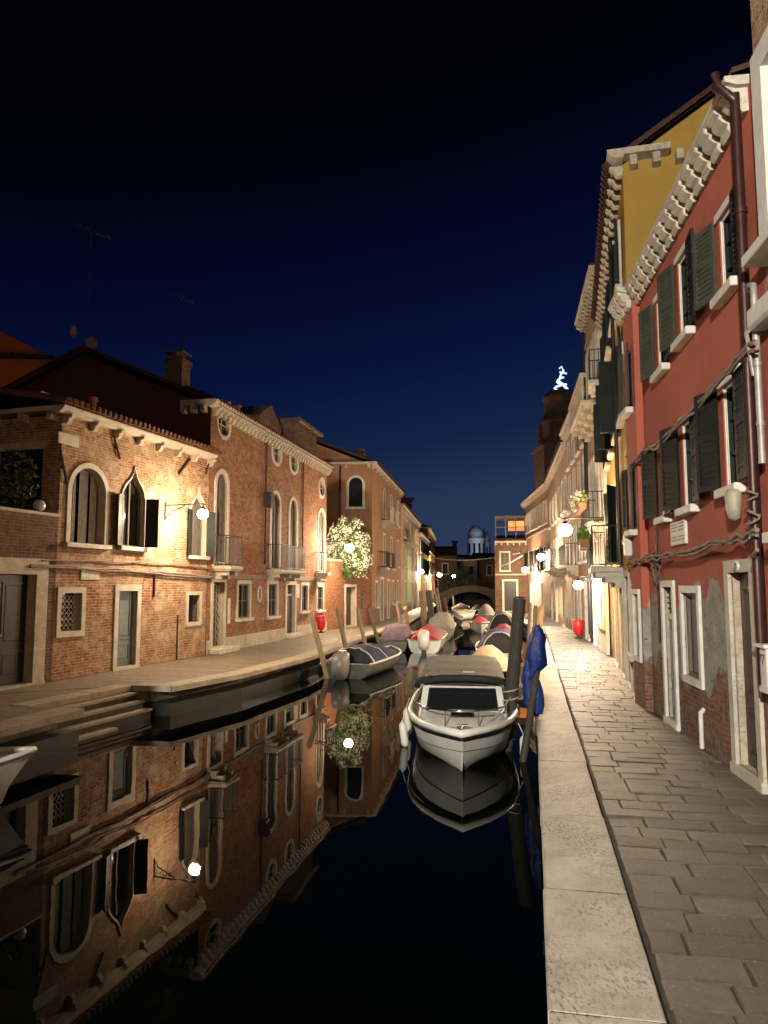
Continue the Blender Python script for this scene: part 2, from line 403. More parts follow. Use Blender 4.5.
# water
m = NT('canal water'); v = m.coord()
st = m.node('ShaderNodeMapping'); st.inputs['Scale'].default_value = (1, .55, 1); m.l(v, st.inputs[0])
h = m.math('ADD', m.noise(st.outputs[0], .9, 2, .5), m.math('MULTIPLY', m.noise(st.outputs[0], 4., 2, .5), .12))
m.bump(h, .03, .11)
M['water'] = m.fin((.0008, .0014, .0010), .008, 0, .13); m.b.inputs['IOR'].default_value = 1.36

# ------------------------------------------------------------------ facade helpers
class Frame:
    """Wall line A->B; local x along it, local y into the building, z up."""
    def __init__(s, A, B):
        s.A, s.B = A, B; d = Vector((B[0] - A[0], B[1] - A[1])); s.L = d.length; s.d = d / s.L; s.rz = math.atan2(d.y, d.x)
    def W(s, px, py, out=0.):
        r = ray(px, py); dx, dy = s.d
        ox, oy = s.A[0] + dy * out, s.A[1] - dx * out
        det = -r[0] * dy + dx * r[1]; t = (-ox * dy + dx * oy) / det
        return ((t * r[0] - ox) * dx + (t * r[1] - oy) * dy, HC + t * r[2])
    def rect(s, x0, y0, x1, y1):
        xc, yc = (x0 + x1) / 2, (y0 + y1) / 2
        return (s.W(x0, yc)[0], s.W(xc, y1)[1], s.W(x1, yc)[0], s.W(xc, y0)[1])
    def world(s, x, y, z=0):
        return Vector((s.A[0] + s.d.x * x - s.d.y * y, s.A[1] + s.d.y * x + s.d.x * y, z))
    def local(s, p):
        q = Vector((p[0] - s.A[0], p[1] - s.A[1])); return Vector((q.dot(s.d), -q.x * s.d.y + q.y * s.d.x, p[2]))

def shape(kind, x0, z0, x1, z1, e=0., eb=None):
    eb = e if eb is None else eb
    xc = (x0 + x1) / 2; w = (x1 - x0) / 2 + e
    if kind == 'rect': return [(x0-e, z0-eb), (x1+e, z0-eb), (x1+e, z1+e), (x0-e, z1+e)]
    if kind == 'arch':
        zs = z1 - (x1 - x0) / 2
        return [(xc-w, z0-eb), (xc+w, z0-eb)] + [(xc + w*math.cos(t), zs + w*math.sin(t)) for t in [math.pi*i/16 for i in range(17)]]
    if kind == 'oval':
        zc = (z0+z1)/2; hh = (z1-z0)/2 + e
        return [(xc + w*math.cos(t), zc + hh*math.sin(t)) for t in [2*math.pi*i/28 for i in range(28)]]
    if kind == 'ogee':
        hw = (x1-x0)/2; zs = z1 - hw*1.9
        pr = [(1, 0), (1.0, .35), (.9, .7), (.68, 1.0), (.4, 1.25), (.2, 1.5), (.08, 1.75), (0, 1.95)]
        rt = [(xc + w*a, zs + hw*b + (e*1.3 if i == 7 else e*.5*(b > .9))) for i, (a, b) in enumerate(pr)]
        lf = [(2*xc - p[0], p[1]) for p in rt[:-1]][::-1]
        return [(xc-w, z0-eb), (xc+w, z0-eb)] + rt + lf

def open_shutter(mb, hx, z0, z1, w, side, ang, y=-.03, slats=9, th=.035):
    """louvred panel hinged at x=hx; side -1 swings to smaller x; ang = degrees from closed."""
    a = R(180 - ang)
    ex = Vector((side * math.cos(a), -math.sin(a), 0)) * w
    n = Vector((ex.y, -ex.x, 0)).normalized() * th
    if n.y > 0: n = -n
    c = Vector((hx, y, z0)); H = z1 - z0; u = ex.normalized(); fr = .055
    mb.obox(c, u*fr, n, (0, 0, H)); mb.obox(c + u*(w-fr), u*fr, n, (0, 0, H))
    for zz in (0, H*.5, H-fr*1.3): mb.obox(c + u*fr + Vector((0, 0, zz)), u*(w-2*fr), n, (0, 0, fr*1.3))
    mb.obox(c + u*fr + n*.35, u*(w-2*fr), n*.25, (0, 0, H))
    for i in range(slats):
        zz = fr + (H-2*fr) * (i+.2) / slats
        mb.obox(c + u*fr + n*.25 + Vector((0, 0, zz)), u*(w-2*fr), n*.7 + Vector((0, 0, -.02)), (0, 0, .02))

def railing(mb, x0, x1, y0, z0, z1, step=.11, sides=True, r=.011, ywall=0.):
    """balcony railing: front at y=y0 (negative), returns to the wall"""
    pts = [(x0, ywall), (x0, y0), (x1, y0), (x1, ywall)]
    for a, b in zip(pts[:-1], pts[1:]):
        for z in (z0 + .05, z1): mb.tube([(*a, z), (*b, z)], r*1.6, 6)
        n = max(1, int(math.dist(a, b) / step))
        for i in range(n+1):
            t = i / n; x = a[0] + (b[0]-a[0])*t; y = a[1] + (b[1]-a[1])*t
            mb.tube([(x, y, z0), (x, y, z1)], r, 5)

def opening(root, holes, rect, kind='rect', style='glass', trim=.12, proj=.04, trimmat='trim', sill=True, reveal=.2, bars=(1, 2),
            shut=None, door=None, pane=None, label=None, sillw=.1, lattice=False, curtain=False, frame=True, handle=True, transom=0., revealmat='trimdirty'):
    x0, z0, x1, z1 = rect
    hole = shape(kind, *rect); holes.append((hole, reveal)); nh_ = len(hole)
    def reveal_part(o):
        rm = MB(); rm.add([(p[0], .016, p[1]) for p in hole]+[(p[0], reveal, p[1]) for p in hole], [(i, (i+1) % nh_, (i+1) % nh_+nh_, i+nh_) for i in range(nh_)]); rm.build('reveal', M[revealmat], o)
    isdoor = style == 'door'
    if isdoor:
        p = MB(); y = reveal - .06
        zt = z1 - transom
        n = 2 if (x1 - x0) > 1.1 else 1
        for k in range(n):
            a = x0 + (x1-x0)*k/n; b = x0 + (x1-x0)*(k+1)/n; w = b-a
            p.cbox((a+.004, y, z0+.01), (b-.004, y+.05, zt-.004), .006)
            for (u0, u1) in ((.06, .30), (.36, .93)):
                zz0 = z0 + (zt-z0)*u0; zz1 = z0 + (zt-z0)*u1
                p.ring([(a+w*.14, zz0), (b-w*.14, zz0), (b-w*.14, zz1), (a+w*.14, zz1)], [(a+w*.2, zz0+.04), (b-w*.2, zz0+.04), (b-w*.2, zz1-.04), (a+w*.2, zz1-.04)], y-.022, y+.01)
                p.cbox((a+w*.25, y-.014, zz0+.08), (b-w*.25, y+.01, zz1-.08), .008)
        o = p.build('door', M[door or 'browndoor'], root); reveal_part(o)
        if trim:
            t = MB(); ou = shape(kind, *rect, trim, 0); inn = shape(kind, *rect, 0, 0)
            ou = ou[1:] + ou[:1]; inn = inn[1:] + inn[:1]
            t.ring(ou, inn, -proj, .015, closed=False)
            t.box((x0-trim*1.05, -proj-.02, z0-.14), (x1+trim*1.05, reveal+.02, z0-.001))
            t.build('door_frame', M[trimmat], o)
        if transom:
            g = MB(); g.box((x0, y-.02, zt), (x1, y+.06, zt+.09)); g.build('transom_bar', M[trimmat], o)
            q = MB(); q.box((x0+.01, y+.02, zt+.09), (x1-.01, y+.04, z1)); q.build('transom_pane', M['glass'], o)
            gr = MB()
            for i in range(1, 5): gr.tube([(x0+(x1-x0)*i/5, y-.01, zt+.09), (x0+(x1-x0)*i/5, y-.01, z1)], .01, 5)
            for i in range(1, 5): gr.tube([(x0, y-.015, zt+.09+(transom-.09)*i/5), (x1, y-.015, zt+.09+(transom-.09)*i/5)], .01, 5)
            gr.build('grille', M['iron'], o)
        if handle:
            hm = MB(); hz = z0 + min(1.05, (zt-z0)*.45); hxp = x0+(x1-x0)*(.86 if n == 1 else .55)
            hm.sphere((hxp, y-.05, hz), .03, 8, 6); hm.tube([(hxp, y, hz), (hxp, y-.05, hz)], .012, 6)
            hm.build('handle', M['chrome'], o)
        if label: o['label'] = label
        return o
    w_ = MB()
    if trim:
        eb = trim if kind in ('oval',) else (.0 if sill else trim)
        ou = shape(kind, *rect, trim, eb); inn = shape(kind, *rect, 0, 0)
        w_.ring(ou, inn, -proj, .015)
    else:
        w_.ring(shape(kind, *rect, .0, 0), shape(kind, *rect, -.03, -.03), .03, .05)
    o = w_.build('window', M[trimmat], root); reveal_part(o)
    if label: o['label'] = label
    g = MB(); yp = reveal - .04
    g.prism(shape(kind, *rect, -.002), yp, yp+.01); g.build('pane', M[pane or 'glass'], o)
    if frame and kind == 'rect' and not lattice:
        b = MB(); fw = .05
        b.ring([(x0+.001, z0+.001), (x1-.001, z0+.001), (x1-.001, z1-.001), (x0+.001, z1-.001)], [(x0+fw, z0+fw), (x1-fw, z0+fw), (x1-fw, z1-fw), (x0+fw, z1-fw)], yp-.05, yp-.005)
        for i in range(1, bars[0]+1):
            x = x0+(x1-x0)*i/(bars[0]+1); b.box((x-.025, yp-.045, z0+fw+.001), (x+.025, yp-.006, z1-fw-.001))
        for i in range(1, bars[1]+1):
            z = z0+(z1-z0)*i/(bars[1]+1); b.box((x0+fw+.001, yp-.04, z-.015), (x1-fw-.001, yp-.008, z+.015))
        b.build('frame', M['shutter' if shut else 'greydoor2'], o)
    elif frame and kind in ('arch', 'ogee'):
        b = MB(); xc = (x0+x1)/2
        b.ring(shape(kind, *rect, -.001), shape(kind, *rect, -.05), yp-.05, yp-.005)
        ztop = z1-.06 if kind == 'arch' else z1-(x1-x0)*.35
        for i in range(1, bars[0]+1):
            x = x0+(x1-x0)*i/(bars[0]+1); b.box((x-.025, yp-.045, z0+.05), (x+.025, yp-.006, ztop if abs(x-xc) < .05 else ztop-(x1-x0)*.2))
        for i in range(bars[1]):
            z = z0+(z1-z0)*(i+1)/(bars[1]+1.6); b.box((x0+.05, yp-.04, z-.015), (x1-.05, yp-.008, z+.015))
        b.build('frame', M['greydoor2'], o)
    elif frame and kind == 'oval':
        b = MB(); xc = (x0+x1)/2; zc = (z0+z1)/2
        b.box((xc-.02, yp-.03, z0+.01), (xc+.02, yp-.004, z1-.01)); b.box((x0+.01, yp-.025, zc-.02), (x1-.01, yp-.006, zc+.02))
        b.build('frame', M['trimdirty'], o)
    if sill and kind != 'oval':
        sm = MB(); sm.cbox((x0-trim-.06, -proj-sillw, z0-.11), (x1+trim+.06, .0, z0-.001), .01)
        sm.box((x0, -.001, z0-.05), (x1, reveal-.05, z0+.004))
        sm.build('sill', M[trimmat], o)
    if lattice:
        lt = MB(); yl = .05
        nx = 5; st_ = (x1-x0)/nx; nz = int((z1-z0)/st_)
        for i in range(-nz, nx+1):
            for sgn in (1, -1):
                pts = []
                for q in range(nz+1):
                    xx = x0 + (i+q)*st_ if sgn > 0 else x1 - (i+q)*st_
                    if x0-1e-6 <= xx <= x1+1e-6: pts.append((xx, yl + .006*sgn, z0+q*st_))
                if len(pts) > 1: lt.tube([pts[0], pts[-1]], .007, 5)
        for i in range(1, nz): lt.tube([(x0, yl, z0+i*st_), (x1, yl, z0+i*st_)], .006, 5)
        lt.build('lattice_grille', M['trimdirty' if lattice == 'pale' else 'iron'], o)
    if curtain:
        cm = MB(); n = 26
        for (u0, u1) in curtain:
            sec = []
            for i in range(n+1):
                x = x0+(x1-x0)*(u0+(u1-u0)*i/n); yy = yp-.075+.02*math.sin(i*1.9)
                hw = (x1-x0)/2; zt = (z1-hw+math.sqrt(max(0, hw*hw-(x-(x0+x1)/2)**2)))-.03
                sec.append(((x, yy, z0+.03), (x, yy, zt)))
            cm.add([p for s2 in sec for p in s2], [(2*i, 2*i+1, 2*i+3, 2*i+2) for i in range(n)], True)
        cm.build('curtain', M['curtain'], o)
    if shut:
        for side in shut.get('sides', (-1, 1)):
            sm = MB(); w = shut.get('w', (x1-x0)/2); ang = shut.get('ang', 165)
            ang = ang[0 if side < 0 else 1] if isinstance(ang, tuple) else ang
            hx = x0-.02 if side < 0 else x1+.02
            zt = z1 if kind == 'rect' else z1-(x1-x0)*shut.get('drop', .5)
            open_shutter(sm, hx, z0+.01, zt, w, side, ang, y=-proj-.01, slats=shut.get('slats', 12))
            sm.build('shutter', M[shut.get('mat', ('shutter', 'shutter'))[0 if side < 0 else 1]], o)
    return o

def facade(mb, L, H, holes, z0=0., x0=0., top=None, y=0.):
    """front wall sheet with real openings and reveals"""
    outer = [(x0, z0), (L, z0)] + (top if top else [(L, H), (x0, H)])
    polys = [[Vector((p[0], p[1], 0)) for p in outer]] + [[Vector((p[0], p[1], 0)) for p in h] for h, r in holes]
    tri = tessellate_polygon(polys); flat = [p for q in polys for p in q]
    mb.add([(p.x, y, p.y) for p in flat], [list(t) for t in tri])
    for h, r in holes:
        n = len(h); mb.add([(p[0], y, p[1]) for p in h] + [(p[0], y+.018, p[1]) for p in h], [(i, (i+1) % n, (i+1) % n + n, i+n) for i in range(n)])

def cornice(root, x0, x1, z, proj=.35, h=.2, step=.6, cw=.14, ch=.22, mat='trimdirty', side0=0., side1=0., name='cornice', cmat=None):
    c = MB()
    prof = [(0, 0), (-proj*.55, 0), (-proj*.72, h*.3), (-proj*.8, h*.35), (-proj, h*.75), (-proj, h), (0, h)]
    xa, xb = x0-(proj if side0 else 0), x1+(proj if side1 else 0)
    n = len(prof); vs = [(xa, p[0], z+p[1]) for p in prof]+[(xb, p[0], z+p[1]) for p in prof]
    c.add(vs, [list(range(n)), list(range(2*n-1, n-1, -1))]+[(i, (i+1) % n, (i+1) % n+n, i+n) for i in range(n)])
    if side0: c.box((x0-proj, .001, z+h*.3), (x0-.001, side0, z+h))
    if side1: c.box((x1+.001, .001, z+h*.3), (x1+proj, side1, z+h))
    k = c; m_ = max(1, int((x1-x0)/step))
    for i in range(m_+1):
        x = x0+.02+cw/2+(x1-x0-.04-cw)*i/m_
        pr = [(-.0, -ch), (-proj*.35, -ch), (-proj*.5, -ch*.75), (-proj*.55, -ch*.4), (-proj*.78, -ch*.3), (-proj*.85, -.001), (0, -.001)]
        vs = [(x-cw/2, p[0], z+p[1]) for p in pr]+[(x+cw/2, p[0], z+p[1]) for p in pr]; n = len(pr)
        k.add(vs, [list(range(n)), list(range(2*n-1, n-1, -1))]+[(i2, (i2+1) % n, (i2+1) % n+n, i2+n) for i2 in range(n)])
    for (sd, xs, sg) in ((side0, x0, -1), (side1, x1, 1)):
        if sd:
            for i in range(int(sd/step)+1):
                y = .12+i*step; k.box((xs+sg*.001, y, z-ch*.7), (xs+sg*proj*.8, y+cw, z+h*.3-.001))
    return c.build(name, M[mat], root)

def roof_gable(root, x0, x1, zf, depth, pitch, over=.3, mat='roofdark', th=.12, yf=-.3, tiles=True):
    """two slopes, ridge parallel to the street"""
    ym = depth/2; r = MB(); zr = zf+math.tan(R(pitch))*(ym)
    za = zf+math.tan(R(pitch))*yf
    a = [(x0-over, yf, za), (x1+over, yf, za), (x1+over, ym, zr), (x0-over, ym, zr)]
    b = [(x0-over, depth+.3, zf-math.tan(R(pitch))*.3), (x1+over, depth+.3, zf-math.tan(R(pitch))*.3), (x1+over, ym, zr), (x0-over, ym, zr)]
    for q in (a, b):
        vs = q+[(p[0], p[1], p[2]+th) for p in q]
        r.add(vs, [(0,1,2,3), (4,5,6,7), (0,1,5,4), (1,2,6,5), (2,3,7,6), (3,0,4,7)])
    # eave tiles, half round
    n = int((x1-x0+2*over)/.22)
    for i in range(n if tiles else 0):
        x = x0-over+.11+i*.22; r.tube([(x, yf-.05, za+th*.9), (x, yf+1.2, za+th*.9+1.25*math.tan(R(pitch)))], .075, 6)
    return r.build('roof', M[mat], root), zr

def walls_shell(mb, L, H, depth, gable=None, x0=0., zb=0.):
    """side and back walls; gable = ridge height"""
    for x in (x0, L):
        pts = [(x, 0, zb), (x, depth, zb), (x, depth, H)]+([(x, depth/2, gable)] if gable else [])+[(x, 0, H)]
        mb.add(pts, [list(range(len(pts)))])
    mb.add([(x0, depth, zb), (L, depth, zb), (L, depth, H), (x0, depth, H)], [(0, 1, 2, 3)])
    if not gable: mb.add([(x0, 0, H-.01), (L, 0, H-.01), (L, depth, H-.01), (x0, depth, H-.01)], [(0, 1, 2, 3)])

def chimney(root, x, y, z0, z1, w=.5, mat='brick4', venetian=False):
    c = MB(); c.box((x-w/2, y-w/2, z0), (x+w/2, y+w/2, z1)); c.cbox((x-w/2-.06, y-w/2-.06, z1-.16), (x+w/2+.06, y+w/2+.06, z1), .02)
    if venetian: c.lathe([(w*.4, 0), (w*.42, .2), (w*.85, .75), (w*.85, .85)], (x, y, z1), 12)
    else: c.box((x-w/2+.05, y-.1, z1), (x-w/2+.13, y+.1, z1+.2)); c.box((x+w/2-.13, y-.1, z1), (x+w/2-.05, y+.1, z1+.2)); c.box((x-w/2-.03, y-w/2-.03, z1+.2), (x+w/2+.03, y+w/2+.03, z1+.26))
    return c.build('chimney', M[mat], root)

def wobble(pts, n, amp, seed=0):
    rnd = random.Random(seed); out = []
    pts = [Vector(p) for p in pts]
    for a, b in zip(pts[:-1], pts[1:]):
        for i in range(n): out.append(a.lerp(b, i/n)+Vector((0, 0, rnd.uniform(-amp, amp))))
    out.append(pts[-1]); return out

# ================================================================== GROUND, QUAYS, WATER
def REx(y): return 1.9+.197*(y-9.23) if y < 39.6 else 7.88+(y-39.6)*.075
RE = [(REx(y), y) for y in (-14, 0, 9.23, 20, 30, 39.6, 61.5)]
LE = [gnd(173, 686), gnd(244, 673), (-2.22, 22.5), (0, 36), (1.6, 45.7), (5.5, 80), (8.7, 112)]
dirL = Vector((.3, .954)).normalized()

w = MB(); w.add([(-150, -60, WZ), (200, -60, WZ), (200, 320, WZ), (-150, 320, WZ)], [(0, 1, 2, 3)])
struct(w.build('water', M['water']))
bd = MB(); bd.add([(-400, -200, -2.6), (500, -200, -2.6), (500, 600, -2.6), (-400, 600, -2.6)], [(0, 1, 2, 3)])
struct(bd.build('ground', M['algae']))

def off(line, k):
    """offset polyline to the right by k (negative = left)"""
    out = []
    for i, p in enumerate(line):
        a = Vector(line[max(0, i-1)]); b = Vector(line[min(len(line)-1, i+1)]); d = (b-a).normalized()
        out.append((p[0]+d.y*k, p[1]-d.x*k))
    return out
KW = .55
rk = off(RE, KW)
# right paving sheet and quay body
p = MB(); pts = rk+[(30, 61.5), (30, -14)]
p.slab(pts, -.35, -.026); struct(p.build('pavement', M['joint']))
rnd = random.Random(77); p = MB(); tones = []
e0 = Vector((REx(-3), -3.)); e1_ = Vector((REx(39.6), 39.6)); du = (e1_-e0).normalized(); nu = Vector((du.y, -du.x)); t_ = 0.
while t_ < (e1_-e0).length-.5:
    dep = rnd.uniform(.23, .33); u_ = KW+.012+rnd.uniform(0, .01)
    while u_ < 3.7:
        wd_ = rnd.choice((rnd.uniform(.28, .45), rnd.uniform(.4, .68)))
        if u_ < KW+.05: wd_ *= rnd.uniform(.5, 1.)
        g_ = rnd.uniform(.003, .007); jt = lambda: rnd.uniform(-.008, .008); h0 = rnd.uniform(-.008, .002); tx, ty = rnd.gauss(0, .010), rnd.gauss(0, .012)
        cs = [(u_+g_+max(0, jt()), t_+g_+jt()), (u_+wd_-g_+jt(), t_+g_+jt()), (u_+wd_-g_+jt(), t_+dep-g_+jt()), (u_+g_+max(0, jt()), t_+dep-g_+jt())]
        # outline with extra points so that the edges are not straight
        ol = []
        for k in range(4):
            a_, b_ = cs[k], cs[(k+1) % 4]; m_ = 3 if k % 2 == 0 else 2
            for q_ in range(m_): f_ = q_/m_; ol.append((a_[0]+(b_[0]-a_[0])*f_+(jt()*.8 if q_ else 0), a_[1]+(b_[1]-a_[1])*f_+(jt()*.8 if q_ else 0)))
        cu_, cv_ = sum(o[0] for o in ol)/len(ol), sum(o[1] for o in ol)/len(ol); vs = []
        for (sc_, dz_) in ((1., -.06), (1., -.012), (.975, -.001), (.8, 0)):
            for o in ol:
                a_ = cu_+(o[0]-cu_)*sc_; b_ = cv_+(o[1]-cv_)*sc_; w_ = e0+nu*a_+du*b_
                vs.append((w_.x, w_.y, dz_-.004+h0+(a_-cu_)*tx*(dz_ > -.05)+(b_-cv_)*ty*(dz_ > -.05)+(rnd.uniform(-.004, .003) if sc_ == .975 else 0)))
        n_ = len(ol); nf = len(p.f)
        p.add(vs, [(r_*n_+k, r_*n_+(k+1) % n_, (r_+1)*n_+(k+1) % n_, (r_+1)*n_+k) for r_ in range(3) for k in range(n_)]+[tuple(range(3*n_, 4*n_))])
        tones += [rnd.uniform(0, 1)]*(len(p.f)-nf); u_ += wd_
    t_ += dep
o = struct(p.build('pavement', M['slab'])); at_ = o.data.attributes.new('tone', 'FLOAT', 'FACE'); at_.data.foreach_set('value', tones[:len(o.data.polygons)])
q = MB(); q.slab(off(RE, .04)+[(29, 61.45), (29, -13.9)], -2.5, -.36); struct(q.build('quay', M['quaywall']))
q = MB(); q.slab([(9.25, 62.2), (16.9, 107.), (17.2, 121), (60, 121), (60, 61.6), (11.9, 61.6)], -2.5, -.04); struct(q.build('pavement', M['pave']))
q = MB(); q.slab([(-12, 113.5), (8.2, 113.5), (8.3, 121.01), (60, 121.01), (60, 210), (-12, 210)], -2.5, -.03); struct(q.build('pavement', M['pave']))
# right kerb: separate long stones in one row
def kerb_row(line, width, name, mat, length=1.75, side=1, z1=0., z0=-.12, seed=1, lip=.03):
    rnd = random.Random(seed); mb = MB(); mj = MB()
    pts = [Vector(p) for p in line]; segs = []
    for a, b in zip(pts[:-1], pts[1:]):
        L = (b-a).length; n = max(1, round(L/length)); d = (b-a)/L; nn = Vector((d.y, -d.x))*side
        cuts = [0]+[L*(i+rnd.uniform(-.18, .18))/n for i in range(1, n)]+[L]
        for c0, c1 in zip(cuts[:-1], cuts[1:]):
            g = .007; dz = rnd.uniform(-.002, .0); o0 = rnd.uniform(-.006, .006)
            A = a+d*(c0+g)-nn*(lip+o0); B = a+d*(c1-g)-nn*(lip+o0); C = B+nn*(width+lip+rnd.uniform(-.012, .0)); D = A+nn*(width+lip+rnd.uniform(-.012, .0))
            if c0 > 0: mj.add([(v_.x, v_.y, z1-.007) for v_ in (a+d*(c0-g)-nn*(lip-.006), a+d*(c0+g)-nn*(lip-.006), a+d*(c0+g)+nn*width*.99, a+d*(c0-g)+nn*width*.99)], [(0, 1, 2, 3)])
            lv = (B-A); wv = (D-A); ns = max(3, int(lv.length/.16)); secs_ = []; ph = rnd.uniform(0, 9)
            for j in range(ns+1):
                u = j/ns; w0 = .006+.006*abs(math.sin(ph+j*2.3))+(rnd.uniform(.0, .02) if rnd.random() < .16 else 0); w1 = .005+rnd.uniform(0, .006); zt = z1+dz-rnd.uniform(0, .003)
                P_ = A.lerp(B, u); Q_ = D.lerp(C, u); n_ = (Q_-P_).normalized(); K = (Q_-P_).length
                secs_.append([(P_.x, P_.y, z0), (P_.x, P_.y, zt-w0*1.1), (P_.x+n_.x*w0*1.3, P_.y+n_.y*w0*1.3, zt)]+[(P_.x+n_.x*K*k_, P_.y+n_.y*K*k_, zt-.003*math.sin(ph+k_*5+j)) for k_ in (.3, .65)]+[(Q_.x-n_.x*w1, Q_.y-n_.y*w1, zt), (Q_.x, Q_.y, zt-w1), (Q_.x, Q_.y, z0)])
            mb.loft(secs_, smooth=False); mb.add(secs_[0], [list(range(8))]); mb.add(secs_[-1], [list(range(8))])
    if mj.v: struct(mj.build(name, M['joint']))
    return struct(mb.build(name, mat))
kerb_row(RE, KW-.01, 'kerb', M['kerb'], 1.75, 1)
# well stone in the right kerb (square frame around a worn slab)
fx, fy = 4.55, 19.3
# left quay: body, paving, kerb
jA, jB = gnd(-60, 744), gnd(83, 708)
C0 = LE[0]; bk = gnd(131, 685)
LE2 = LE
lk = off(LE2, -.5)
pv = MB(); pts = lk+[(-40, 112), (-40, 14.0), (bk[0]-2.2, bk[1]-1.2), (bk[0]+.0, bk[1]+.02)]
pv.slab(pts, -.35, -.012); struct(pv.build('pavement', M['paveL']))
kerb_row(LE2, .49, 'kerb', M['kerbL'], 1.6, -1, seed=4)
q = MB(); q.slab(off(LE2, -.04)+[(-39, 111.9), (-39, 14.1), (bk[0]-2.1, bk[1]-1.1), (bk[0]+.06, bk[1]+.06)], -2.5, -.36); struct(q.build('quay', M['algae']))
# face of the quay looking at the camera beside the steps
kerb_row([(bk[0]+.05, bk[1]), (C0[0]-.02, C0[1]-.0)], .45, 'kerb', M['kerbL'], 2.2, -1, seed=9)
# jetty at the left, nearer
jd = (Vector(jB)-Vector(jA)).normalized(); jn = Vector((-jd.y, jd.x))
jl = [jA, jB]
b1 = (jB[0]+jn.x*1.1, jB[1]+jn.y*1.1)
kerb_row([jA, jB], .5, 'kerb', M['kerbL'], 1.3, -1, seed=12)
q = MB(); e1 = Vector(jB)-jd*.03
q.slab([(jA[0]+jn.x*.48, jA[1]+jn.y*.48), (e1.x+jn.x*.48, e1.y+jn.y*.48), (e1.x+jn.x*3.4, e1.y+jn.y*3.4), (jA[0]+jn.x*7, jA[1]+jn.y*7)], -.35, -.012)
struct(q.build('pavement', M['paveL']))
q = MB(); q.slab([(jA[0]+jn.x*.04, jA[1]+jn.y*.04), (e1.x+jn.x*.04, e1.y+jn.y*.04), (e1.x+jn.x*3.3, e1.y+jn.y*3.3), (jA[0]+jn.x*7, jA[1]+jn.y*7)], -2.5, -.36); struct(q.build('quay', M['algae']))
# fill between the jetty back and the house quay
q = MB(); q.slab([(e1.x+jn.x*1.15, e1.y+jn.y*1.15), (bk[0]-.02, bk[1]-.03), (bk[0]-2.6, bk[1]+1.0), (e1.x+jn.x*6, e1.y+jn.y*6), (e1.x+jn.x*2.6-2, e1.y+jn.y*2.6-.5)], -2.5, -.02); struct(q.build('pavement', M['paveL']))
# landing steps between jetty and quay, descending towards the canal
a0 = Vector((e1.x+jn.x*1.12, e1.y+jn.y*1.12)); a1 = Vector((bk[0], bk[1]-.05)); sd = (a1-a0); sl = sd.length; sdn = sd.normalized(); so = Vector((sdn.y, -sdn.x))
st_ = thing('landing_steps', 'stone water steps with dark risers going down from the left quay into the canal', 'steps', (a0.x, a0.y, 0))
q = MB()
for i in range(4):
    z1 = -.13-.15*i; o0 = .20*i; c = Vector((0, 0, -2.4)); o_ = so*o0
    ln = sl-.1 if i < 3 else sl*.5
    q.obox((o_.x+sdn.x*.02, o_.y+sdn.y*.02, -2.4), (sdn.x*ln, sdn.y*ln, 0), (so.x*.198, so.y*.198, 0), (0, 0, 2.4+z1-.05))
q.build('riser', M['algae'], st_)
q = MB()
for i in range(4):
    z1 = -.13-.15*i; o_ = so*(.20*i); ln = sl-.1 if i < 3 else sl*.5
    q.obox((o_.x+sdn.x*.02, o_.y+sdn.y*.02, z1-.049), (sdn.x*ln, sdn.y*ln, 0), (so.x*.225, so.y*.225, 0), (0, 0, .049))
q.build('tread', M['kerbL'], st_)
kerb_row([tuple(a0-so*.0), tuple(a1)], .4, 'kerb', M['kerbL'], 1.5, -1, seed=15, z1=.004)

# ================================================================== LEFT HOUSES
P1, P2 = gnd(40, 683), gnd(205, 655)
hA, hB = online(57, P1, P2), online(207.5, P1, P2)
f1 = Frame(hA, hB); L1 = f1.L; H1 = 6.02
h1 = thing('brick_house', 'low patched brick house with one wide arched window and a blue grey door', 'house', (*hA, 0), f1.rz)
ho = []
r_ = f1.rect
opening(h1, ho, r_(70, 468, 104.5, 544), 'arch', bars=(2, 1), trim=.13, trimmat='trim', curtain=((.06, .3), (.42, .66), (.74, .93)), reveal=.3, label='wide arched window with grey curtains')
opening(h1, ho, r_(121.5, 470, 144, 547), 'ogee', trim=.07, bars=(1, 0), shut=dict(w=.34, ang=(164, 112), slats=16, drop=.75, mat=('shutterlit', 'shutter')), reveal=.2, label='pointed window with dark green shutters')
opening(h1, ho, r_(190, 490, 205, 556), 'ogee', trim=.07, bars=(1, 0), shut=dict(w=.26, ang=(165, 120), slats=16, drop=.75), reveal=.2, pane='glassgrey')
opening(h1, ho, r_(60, 593, 80.5, 631), trim=.13, sill=False, lattice='pale', reveal=.25)
opening(h1, ho, r_(187.5, 595, 199, 622), trim=.11, sill=False, lattice='iron', reveal=.25)
dr = list(r_(117, 591, 135.5, 667)); dr[1] = .06
opening(h1, ho, dr, style='door', trim=.16, door='greydoor', reveal=.17)
mb = MB(); facade(mb, L1, H1, ho); walls_shell(mb, L1, H1, 6.)
mb.build('wall', M['brick1'], h1)
cornice(h1, 0, L1, H1, .3, .16, .82, .13, .2, 'trimdirty', side0=5.5)
rf = MB(); th = .1; zz = H1+.17
rf.add([(-.42, -.42, zz), (L1, -.42, zz), (L1, 6, zz+1.2), (-.42, 6, zz+1.2), (-.42, -.42, zz+th), (L1, -.42, zz+th), (L1, 6, zz+1.2+th), (-.42, 6, zz+1.2+th)],
       [(0,3,2,1), (4,5,6,7), (0,1,5,4), (1,2,6,5), (2,3,7,6), (3,0,4,7)])
for i in range(int((L1+.4)/.2)):
    x = -.34+i*.2; rf.tube([(x, -.47, zz+th*.7), (x, 1.5, zz+th*.7+1.97*.187)], .07, 6)
ro = rf.build('roof', M['tile'], h1)
